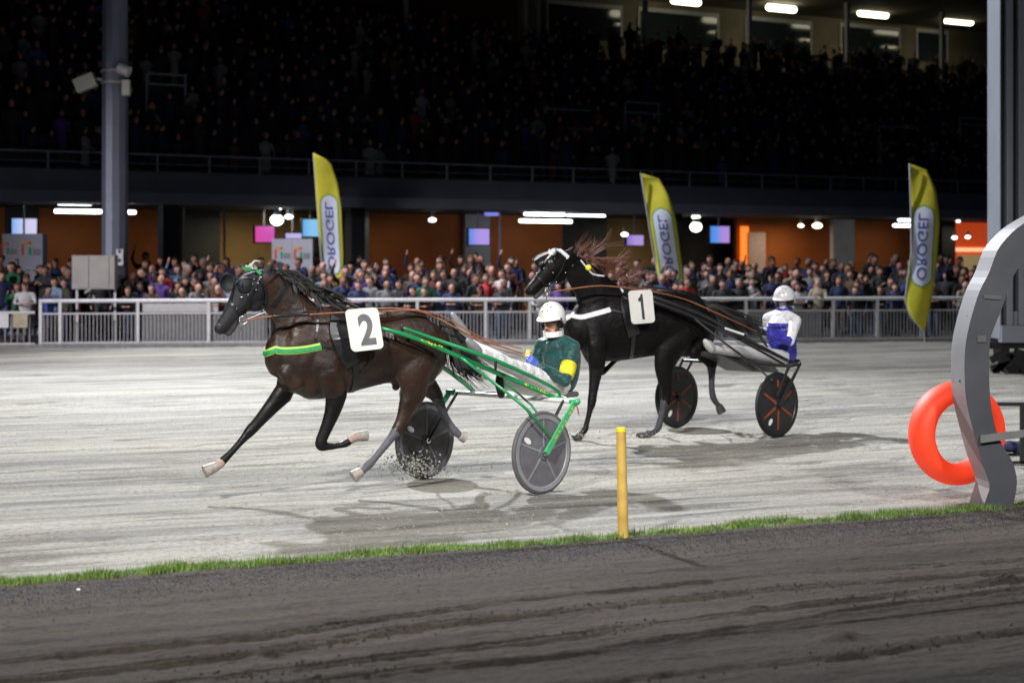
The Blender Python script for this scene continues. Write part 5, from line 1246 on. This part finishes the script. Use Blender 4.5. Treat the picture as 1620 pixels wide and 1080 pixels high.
# ------------------------------------------------------------------ the crowd
M_shirt = objcol('spectator_top'); M_skinr = randcol('spectator_skin', [(.46, .23, .17), (.38, .18, .13), (.55, .30, .24), (.42, .21, .15), (.3, .14, .09), (.5, .26, .2)])
M_hairc = randcol('spectator_hair', [(.012, .01, .008), (.03, .018, .01), (.02, .012, .008), (.02, .015, .01), (.05, .03, .015), (.10, .05, .02), (.2, .19, .18), (.015, .012, .01)])
M_trou = randcol('spectator_trousers', [(.02, .03, .07), (.015, .015, .018), (.06, .09, .16), (.09, .08, .07), (.03, .03, .035)])
def spectator(pose, hair, wide=1.0):
    B = Blob(); V = Vector
    for s_ in (-1, 1):
        B.limb([V((s_*.09, .0, .9)), V((s_*.1, -.015, .5)), V((s_*.1, .02, .1))], [.09, .062, .045], 3, sm=2, n=8); B.limb([V((s_*.1, .03, .05)), V((s_*.11, -.14, .04))], [.045, .035], 4, sm=0, n=8)
    ly = -.12 if pose == 'lean' else 0
    B.limb([V((0, 0, .92)), V((0, ly*.3, 1.1)), V((0, ly, 1.33)), V((0, ly, 1.43))], [(.11, .155*wide), (.115, .15*wide), (.12, .17*wide), (.08, .12)], 0, lat=V((1, 0, 0)), sm=2)
    B.limb([V((-.16*wide, ly, 1.41)), V((.16*wide, ly, 1.41))], [.065, .065], 0, sm=0)
    hy = ly*1.3-.01; B.limb([V((0, ly, 1.44)), V((0, hy, 1.55))], [.052, .05], 1, sm=0)
    B.ball(V((0, hy-.012, 1.64)), (.082, .095, .118), 1); B.limb([V((0, hy-.098, 1.645)), V((0, hy-.112, 1.618))], [.014, .017], 1, sm=0)
    for e_ in (-1, 1): B.ball(V((e_*.034, hy-.096, 1.66)), (.017, .012, .010), 2)
    B.limb([V((-.075, hy, 1.63)), V((.075, hy, 1.63))], [.014, .014], 1, sm=0)
    if hair == 'short': B.ball(V((0, hy+.018, 1.698)), (.094, .108, .094), 2)
    elif hair == 'long': B.ball(V((0, hy+.022, 1.69)), (.098, .108, .102), 2); B.limb([V((0, hy+.06, 1.62)), V((0, hy+.07, 1.45))], [(.05, .09), (.04, .08)], 2, lat=V((1, 0, 0)), sm=0)
    elif hair == 'cap': B.ball(V((0, hy, 1.70)), (.084, .098, .07), 4); B.limb([V((0, hy-.08, 1.70)), V((0, hy-.15, 1.69))], [(.008, .06), (.008, .05)], 4, lat=V((1, 0, 0)), sm=0)
    else: B.ball(V((0, hy+.03, 1.64)), (.076, .072, .07), 2)
    def arm(s_, sh, el, wr, hd_): B.limb([sh, el], [.052, .042], 0, sm=0, n=8); B.limb([el, wr], [.041, .03], 0, sm=0, n=8); B.limb([wr, hd_], [.032, .03], 1, sm=0, n=8)
    S = lambda s_: V((s_*.19*wide, ly, 1.40))
    if pose == 'lean':
        for s_ in (-1, 1): arm(s_, S(s_), V((s_*.26, -.2, 1.16)), V((s_*.1, -.42, 1.15)), V((s_*.03, -.46, 1.15)))
    elif pose == 'phone':
        arm(-1, S(-1), V((-.24, -.18, 1.2)), V((-.1, -.38, 1.48)), V((-.07, -.4, 1.56))); arm(1, S(1), V((.24, -.18, 1.2)), V((.08, -.38, 1.46)), V((.06, -.4, 1.54)))
        B.limb([V((-.07, -.43, 1.57)), V((.07, -.43, 1.57))], [(.035, .008)]*2, 4, lat=V((0, 1, 0)), sm=0)
    elif pose == 'wave':
        arm(-1, S(-1), V((-.3, -.08, 1.6)), V((-.24, -.14, 1.85)), V((-.22, -.15, 1.95))); arm(1, S(1), V((.25, -.02, 1.12)), V((.18, -.25, 1.08)), V((.12, -.3, 1.1)))
    elif pose == 'clap':
        for s_ in (-1, 1): arm(s_, S(s_), V((s_*.25, -.12, 1.14)), V((s_*.08, -.34, 1.28)), V((s_*.02, -.38, 1.33)))
    else:
        for s_ in (-1, 1): arm(s_, S(s_), V((s_*.25, .02, 1.12)), V((s_*.24, -.08, .88)), V((s_*.23, -.1, .8)))
    return B.grow('person', [M_shirt, M_skinr, M_hairc, M_trou, M_black], None, .026, 2)
kinds = [('lean', 'short'), ('lean', 'bald'), ('lean', 'long'), ('lean', 'cap'), ('stand', 'short'), ('stand', 'long'), ('stand', 'bald'), ('stand', 'cap'), ('phone', 'short'), ('phone', 'long'), ('clap', 'short'), ('clap', 'long'), ('wave', 'short'), ('stand', 'short'), ('wave', 'bald'), ('clap', 'bald')]
meshes = [spectator(p_, h_, 1.0 if i % 3 else 1.12) for i, (p_, h_) in enumerate(kinds)]
cols = [('black', (.01, .01, .012), 20), ('navy', (.015, .025, .09), 18), ('charcoal', (.035, .035, .04), 12), ('maroon', (.08, .012, .015), 6), ('white', (.6, .6, .62), 7), ('pale blue', (.25, .34, .5), 7), ('red', (.45, .02, .03), 3), ('grey', (.18, .18, .19), 9),
        ('brown', (.1, .055, .03), 8), ('blue', (.04, .07, .3), 7), ('green', (.02, .16, .09), 2), ('beige', (.36, .3, .22), 6), ('purple', (.1, .04, .26), 2), ('olive', (.07, .075, .04), 4)]
cw_ = [c[2] for c in cols]
marks = [(-50, 10, 'left of the advertising box'), (10, 75, 'in front of the advertising box'), (75, 118, 'left of the electric cabinet'), (118, 185, 'by the electric cabinet'), (185, 245, 'just right of the lamp pole'), (245, 300, 'between lamp pole and horse 2'), (300, 350, 'just left of horse 2 head'),
         (350, 440, 'behind horse 2 head'), (440, 500, 'under the advertising board'), (500, 550, 'under the left flag'), (550, 630, 'right of the left flag'), (630, 700, 'left of the blue screen'), (700, 790, 'below the blue wall screen'), (790, 850, 'just left of horse 1 head'),
         (850, 930, 'behind horse 1 head'), (930, 1010, 'behind horse 1 neck'), (1010, 1085, 'by the middle flag'), (1085, 1150, 'right of the middle flag'), (1150, 1215, 'left of driver 1'), (1215, 1275, 'behind driver 1'), (1275, 1340, 'right of driver 1'), (1340, 1390, 'below the grey wall pillar'), (1390, 1432, 'left of the right flag'),
         (1432, 1490, 'by the right flag'), (1490, 1540, 'right of the right flag'), (1540, 1700, 'beside the grey curved post')]
rows_name = ['front', 'second', 'third', 'fourth', 'fifth', 'sixth', 'seventh', 'back']
hairw = {'short': 'short-haired', 'bald': 'balding', 'long': 'long-haired', 'cap': 'capped'}
posew = {'lean': 'leaning', 'stand': 'standing', 'phone': 'filming', 'clap': 'clapping', 'wave': 'waving'}
used = {}; people = []
for r in range(8):
    n = 39 if r < 7 else 32; v0 = .45+r*.72
    for i in range(n):
        px = -30+(1600/n)*(i+.5+random.uniform(-.42, .42)+(.5 if r % 2 else 0))
        vv = v0+random.uniform(-.22, .22); k = (px-CX)/F; q = FL+FN*vv; u_ = (k*q.y-q.x)/(FD.x-k*FD.y); p = q+FD*u_
        if 106 < px < 194 and vv < 1.9 and not (r == 0 and random.random() < .0): continue
        if abs(px-182) < 26 and 3.8 < vv < 6.2: continue
        if (5 < px < 75 or 428 < px < 500) and 5.2 < vv < 6.8: continue
        z = max(0, vv-1.2)*.085
        ki = random.choices(range(4), [4, 3, 3, 2])[0] if r == 0 and random.random() < .75 else random.choices(range(4, 16), [5, 4, 3, 2, 3, 2, 3, 2, 1.2, 4, .8, 1.5])[0]
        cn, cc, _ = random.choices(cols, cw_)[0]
        if (px > 900 and random.random() < .45) or random.random() < (0, 0, .15, .4, .6, .75, .85, .9)[r]: cn, cc, _ = cols[random.choice((0, 1, 2))]  # more dark tops further back: shade of the rear rows put into clothing colour
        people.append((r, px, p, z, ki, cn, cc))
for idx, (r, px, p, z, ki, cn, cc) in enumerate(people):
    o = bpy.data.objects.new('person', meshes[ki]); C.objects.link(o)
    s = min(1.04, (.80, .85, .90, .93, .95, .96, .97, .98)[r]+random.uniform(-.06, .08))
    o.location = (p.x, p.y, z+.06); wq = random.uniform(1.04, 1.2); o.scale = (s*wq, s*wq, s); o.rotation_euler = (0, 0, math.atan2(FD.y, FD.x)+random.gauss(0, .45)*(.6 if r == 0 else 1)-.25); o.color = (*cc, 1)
    mk = [m[2] for m in marks if m[0] <= px < m[1]] or ['at the edge of the crowd']
    po, ha = kinds[ki]; lab = f"{hairw[ha]} {rows_name[r]}-row spectator in {cn}, {posew[po]} {mk[0]}"
    tries = 0
    while lab in used and tries < 60:
        cn, cc, _ = random.choices(cols)[0]; lab = f"{hairw[ha]} {rows_name[r]}-row spectator in {cn}, {posew[po]} {mk[0]}"; tries += 1
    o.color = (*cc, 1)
    used[lab] = 1
    tag(o, lab, 'person', 'spectators behind the fence')

# crowd on the upper terrace: one mass nobody could count
M_mass = mat('terrace_spectators', (.1, .1, .1), .9); nt = M_mass.node_tree; at_ = nt.nodes.new('ShaderNodeAttribute'); at_.attribute_name = 'cloth'; nt.links.new(at_.outputs['Color'], nt.nodes['Principled BSDF'].inputs['Base Color'])
lo = MB(); lo.tube([(0, 0, .45), (0, 0, .8), (0, 0, 1.3), (0, 0, 1.42)], [(.14, .19), (.13, .17), (.12, .21), (.06, .1)], n=8, lat=(1, 0, 0), cap='flat'); nbody = len(lo.f)
lo.tube([(-.22, 0, 1.34), (-.26, -.05, 1.1), (-.15, -.25, .95)], .05, n=5, cap='flat'); lo.tube([(.22, 0, 1.34), (.27, -.05, 1.1), (.15, -.25, .95)], .05, n=5, cap='flat'); lo.tube([(0, 0, .1), (0, 0, .5)], (.12), n=6, cap='flat'); narm = len(lo.f)
lo.ell((0, -.01, 1.60), (.08, .1, .12), 8); nh = len(lo.f); hb = len(lo.f); lo.ell((0, .02, 1.64), (.088, .1, .1), 8)
LV = np.array(lo.v); LF = lo.f; VV = []; FF = []; CC = []; base = 0
for i in range(nt_+1):
    vrow = .32+i*tw+.55 if i < nt_ else vt_+.6; zrow = zT-.25+(i+1)*th_-.2 if i < nt_ else zt_-.02
    ulo, uhi = bu(-60, vrow), bu(1640, vrow); u_ = ulo
    while u_ < uhi:
        u_ += random.uniform(.42, .72) if i < nt_ else random.uniform(.5, 1.3)
        if random.random() < .07: continue
        wq_ = BL+BD*u_+BN*vrow; pxq = CX+F*wq_.x/wq_.y
        if any(a_-8 < pxq < b_+8 and 3 < vrow < 6.6 for a_, b_, _, _ in vomit): continue
        s = random.uniform(.8, 1.06); a = random.uniform(-.9, .9); vrow_ = vrow+random.uniform(-.35, .35); ca_, sa_ = math.cos(a), math.sin(a)
        q = LV*s; q = np.stack([q[:, 0]*ca_-q[:, 1]*sa_+u_, q[:, 0]*sa_+q[:, 1]*ca_+vrow_, q[:, 2]+zrow-(.0 if i == nt_ or random.random() < .3 else random.uniform(.25, .5))+.03], 1)
        VV.append(q); FF += [tuple(k+base for k in f) for f in LF]; base += len(q)
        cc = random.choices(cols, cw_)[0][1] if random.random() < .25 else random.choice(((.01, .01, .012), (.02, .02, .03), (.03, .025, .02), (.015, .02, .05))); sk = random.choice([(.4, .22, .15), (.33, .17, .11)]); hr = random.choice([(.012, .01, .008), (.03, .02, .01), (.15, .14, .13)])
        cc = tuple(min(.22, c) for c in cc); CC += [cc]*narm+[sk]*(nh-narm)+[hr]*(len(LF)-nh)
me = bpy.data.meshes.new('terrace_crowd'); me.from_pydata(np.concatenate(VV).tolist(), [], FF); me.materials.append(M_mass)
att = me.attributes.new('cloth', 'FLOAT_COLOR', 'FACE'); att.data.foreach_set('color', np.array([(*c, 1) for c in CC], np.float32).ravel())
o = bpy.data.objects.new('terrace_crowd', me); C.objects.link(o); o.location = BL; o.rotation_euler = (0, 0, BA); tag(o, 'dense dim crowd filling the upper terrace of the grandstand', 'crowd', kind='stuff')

# ------------------------------------------------------------------ things by the inner rail
dq = gnd(986, 853)
yp = thing('marker_post', 'yellow round plastic marker post standing in the grass strip', 'post', (dq.x, dq.y, 0))
hp_ = 177*dq.y/F; rp = 7.8*dq.y/F
link(bpy.data.objects.new('tube', MB().tube([(0, 0, -.02), (0, 0, hp_-.02)], [rp*1.12, rp], n=20, cap='flat').mesh('tube', M_yellow, smooth=False)), yp)
link(bpy.data.objects.new('cap', MB().tube([(0, 0, hp_-.03), (0, 0, hp_)], [rp*1.08, rp*1.0], n=20, cap='flat').mesh('cap', M_yel2)), yp)
yp.rotation_euler = (0, R(-1.2), 0)

dS = 14.3
arch = thing('curved_post', 'big grey S-curved finish post at the right edge of the track', 'post', (at(1580, 805, dS).x, dS, 0))
M_arch = mat('grey_sheet_metal', (.062, .064, .074), .6, .0, var=.2, scale=2); M_archs = mat('pale_sheet_metal_edge', (.22, .225, .24), .5, .0, var=.08, scale=3)
left = [(1790, 240), (1740, 270), (1680, 318), (1620, 353), (1595, 374), (1578, 396), (1564, 433), (1550, 460), (1536, 504), (1527, 549), (1526, 600), (1529, 636), (1538, 675), (1551, 724), (1562, 755), (1567, 769), (1554, 806)]
right = [(1602, 806), (1606, 785), (1609, 762), (1604, 735), (1595, 718), (1584, 700), (1573, 669), (1566, 622), (1565, 580), (1566, 540), (1573, 518), (1588, 480), (1598, 447), (1620, 414), (1690, 350), (1760, 310), (1810, 280)]
def smooth_poly(pl, k=3): P_, _ = resample([Vector((p[0], p[1], 0)) for p in pl], [(1, 1)]*len(pl), k); return [(p.x, p.y) for p in P_]
Lp = smooth_poly(left[:-2], 3)+left[-2:]; Rp = smooth_poly(right, 3)
mL = len(Lp); Rrev = Rp[::-1]
def samp(pl, t): x = t*(len(pl)-1); i = min(int(x), len(pl)-2); f = x-i; return (pl[i][0]*(1-f)+pl[i+1][0]*f, pl[i][1]*(1-f)+pl[i+1][1]*f)
def bylen(pl, n):
    L = [0]
    for i in range(1, len(pl)): L.append(L[-1]+math.hypot(pl[i][0]-pl[i-1][0], pl[i][1]-pl[i-1][1]))
    out = []
    for k in range(n+1):
        s = L[-1]*k/n; i = max(0, min(len(L)-2, int(np.searchsorted(L, s))-1)); f = (s-L[i])/(L[i+1]-L[i]); out.append((pl[i][0]*(1-f)+pl[i+1][0]*f, pl[i][1]*(1-f)+pl[i+1][1]*f))
    return out
n = 60; A_ = bylen(Lp, n); B_ = bylen(Rrev, n)
inv = rootinv(arch); bk = Vector((-.02, .36, 0)); b = MB(); V = []
for i in range(n+1):
    a, c = at(*A_[i], dS), at(*B_[i], dS)
    if i == n: a.z = c.z = -.02
    V += [a, c, c+bk, a+bk]
b.add(V, [(i*4+1, i*4, i*4+4, i*4+5) for i in range(n)]+[(i*4+2, i*4+1, i*4+5, i*4+6) for i in range(n)]+[(i*4+3, i*4+2, i*4+6, i*4+7) for i in range(n)]+[(0, 1, 2, 3), (n*4+3, n*4+2, n*4+1, n*4)])
b.build('front_sheet', M_arch, arch)
b = MB(); b.add([q for i in range(n+1) for q in (V[i*4], V[i*4+3])], [(i*2, i*2+1, i*2+3, i*2+2) for i in range(n)]); b.build('side_sheet', M_archs, arch)
yo = Vector((0, -.012, 0))
for c_ in ([(1550, 688), (1622, 679), (1622, 690), (1550, 700)],): MB().prism([at(*p, dS)-Vector((0, .03, 0)) for p in c_], (0, .025, 0)).build('brace', mat('grey_brace', (.16, .16, .165), .6), arch)
for c_ in ([(1546, 531), (1560, 531), (1560, 541), (1546, 541)], [(1555, 466), (1585, 468), (1583, 474), (1557, 472)]): MB().prism([at(*p, dS)-Vector((0, .008, 0)) for p in c_], (0, .006, 0)).build('cover_plate', mat('grey_cover_plate', (.10, .10, .105), .6), arch)
b = MB()
for p in ((1524, 582), (1521, 602), (1533, 500)): b.ell(at(*p, dS+.12)-Vector((.012, 0, 0)), (.01, .01, .01), 8)
b.build('bolt', M_black, arch, smooth=True)

M_ring = mat('lit_orange_red_tube', (.75, .045, .014), .6, var=.12, emit=(1, .06, .015), es=.42)
rc = at(1514, 685, 14.85); rg = thing('ring_light', 'glowing orange red ring mounted behind the grey curved post', 'ring', (rc.x, rc.y, rc.z), R(20))
b = MB(); n, m = 64, 18; Rm, rm = .345, .092
def RP(a, q, k=1): rr = Rm+rm*k*math.cos(q); return Vector((rr*math.cos(a), rm*1.6*k*math.sin(q), rr*math.sin(a)))
a0_, a1_ = R(20), R(355)
b.add([RP(2*math.pi*i/n, 2*math.pi*j/m) for i in range(n) for j in range(m)], [(i*m+j, i*m+(j+1) % m, ((i+1) % n)*m+(j+1) % m, ((i+1) % n)*m+j) for i in range(n) for j in range(m)])
link(bpy.data.objects.new('tube', b.mesh('tube', M_ring, smooth=True)), rg)
b = MB(); pts = [RP(R(a), R(200), 1.03) for a in range(-8, 60, 4)]; b.tube(pts, .02, n=8); link(bpy.data.objects.new('cable', b.mesh('cable', M_black, smooth=True)), rg)
link(bpy.data.objects.new('mount_bar', MB().box((.12, -.17, 0), (.04, .08, .8)).mesh('mount_bar', M_arch)), rg)

# black tubular frame and folded thing beyond the post
dB = 17.5; fb_ = thing('metal_frame', 'black square tube frame standing right behind the curved post', 'frame', (at(1600, 735, dB).x, dB, 0))
xa, xb = at(1566, 0, dB).x, at(1700, 0, dB).x; xv = at(1617, 0, dB).x; zt2 = at(0, 639, dB).z; zb2 = at(0, 733, dB).z
b = MB(); ww = .035
MB().box(((xa+xb)/2, dB, zt2), (xb-xa, ww, ww)).build('top_bar', M_blackmetal, fb_); MB().box(((xa+xb)/2+.1, dB, zb2+.01), (xb-xa-.2, ww, ww*.8)).build('bottom_bar', M_blackmetal, fb_)
for xx in (xv, xa+.02): MB().box((xx, dB, zt2/2), (ww*1.2, ww, zt2-ww)).build('leg', M_blackmetal, fb_)
bg_ = at(1597, 706, dB+.2); o = MB().ell((bg_.x, bg_.y, bg_.z), (.12, .1, .06), 12).ell((bg_.x+.1, bg_.y, bg_.z-.02), (.08, .09, .08), 10).build('cloth_bundle', mat('navy_cloth', (.015, .02, .07), .8, var=.3, bump=.6), None, smooth=True); tag(o, 'dark navy cloth bundle resting inside the black tube frame', 'bundle')
MB().box((bg_.x, bg_.y, bg_.z-.08), (.5, .12, .02)).build('shelf', M_blackmetal, fb_)

# mobile mast trailer at the far right
dT = 31.6; tw_ = thing('screen_trailer', 'tall grey ribbed trailer tower on black undercarriage at right edge', 'trailer', (at(1620, 592, dT).x, dT, 0))
M_tr = mat('pale_grey_trailer_paint', (.27, .29, .34), .5, .1, var=.06, scale=1.5); M_trd = mat('dark_slot', (.045, .055, .075), .6, var=.1)
zb_ = at(0, 536, dT).z; zt3 = 8.6
def tx(px): return at(px, 0, dT).x
dd_ = 8.71*F/(1562-CX)-dT; xl_ = tx(1582)
MB().box(((xl_+.02+tx(1760))/2, dT+dd_/2+.08, (zb_+zt3)/2), (tx(1760)-xl_-.04, dd_-.16, zt3-zb_)).build('tower_core', M_trd, tw_)
MB().box((xl_+.01, dT+dd_/2, (zb_+zt3)/2), (.02, dd_, zt3-zb_)).build('side_panel', M_tr, tw_)
for a, b_ in ((1592, 1602), (1611, 1632), (1642, 1652), (1662, 1690), (1700, 1760)): MB().box(((tx(a)+tx(b_))/2, dT+.06, (zb_+zt3)/2+.12), (tx(b_)-tx(a), .2, zt3-zb_-.24)).build('rib', M_tr, tw_, bevel=.01)
MB().box(((xl_+tx(1760))/2+.012, dT+.04, zb_+.09), (tx(1760)-xl_, .24, .3)).build('sill', M_tr, tw_)
MB().box(((tx(1602)+tx(1611))/2, dT+.12, zb_+.35), (tx(1611)-tx(1602)-.01, .16, .28)).build('filler_panel', M_tr, tw_)
MB().box(((tx(1566)+tx(1760))/2, dT+1.0, zb_-.12), (tx(1760)-tx(1566), 1.8, .12)).build('chassis', M_blackmetal, tw_)
MB().box((tx(1594), dT+.4, zb_-.28), (.16, .5, .3)).build('jack', M_blackmetal, tw_)
b = MB(); cz = zb_-.35
for p, q in (((1594, 556), (1567, 570)), ((1600, 560), (1572, 590)), ((1598, 560), (1625, 590)), ((1605, 556), (1650, 566)), ((1568, 584), (1600, 574))): b.beam(at(*p, dT+.2), at(*q, dT+.2), .12, .12)
b.beam(at(1588, 566, dT+.3), at(1640, 566, dT+.3), .3, .2); b.build('outrigger', M_blackmetal, tw_)
for px in (1600, 1640): MB().tube([at(px, 578, dT+.3)-Vector((0, .12, 0)), at(px, 578, dT+.3)+Vector((0, .12, 0))], .14, n=18, cap='flat').build('tyre', M_black, tw_)

# small white line post in front of the fence at far right
wl = MB().beam(at(1524, 488, 40), at(1527, 515, 40), .03, .03); wl.tube([at(1527, 515, 40), Vector((at(1527, 515, 40).x, 40, 0))], .02, n=8); tag(wl.build('marker_stick', M_rail), 'thin pale stick leaning beside the curved post before the fence', 'stick')
lit = MB().box((gnd(124, 937).x, gnd(124, 937).y, .02), (.02, .014, .01), rz=.4); tag(lit.build('litter', M_white, None), 'tiny scrap of white paper on the dark dirt', 'litter')
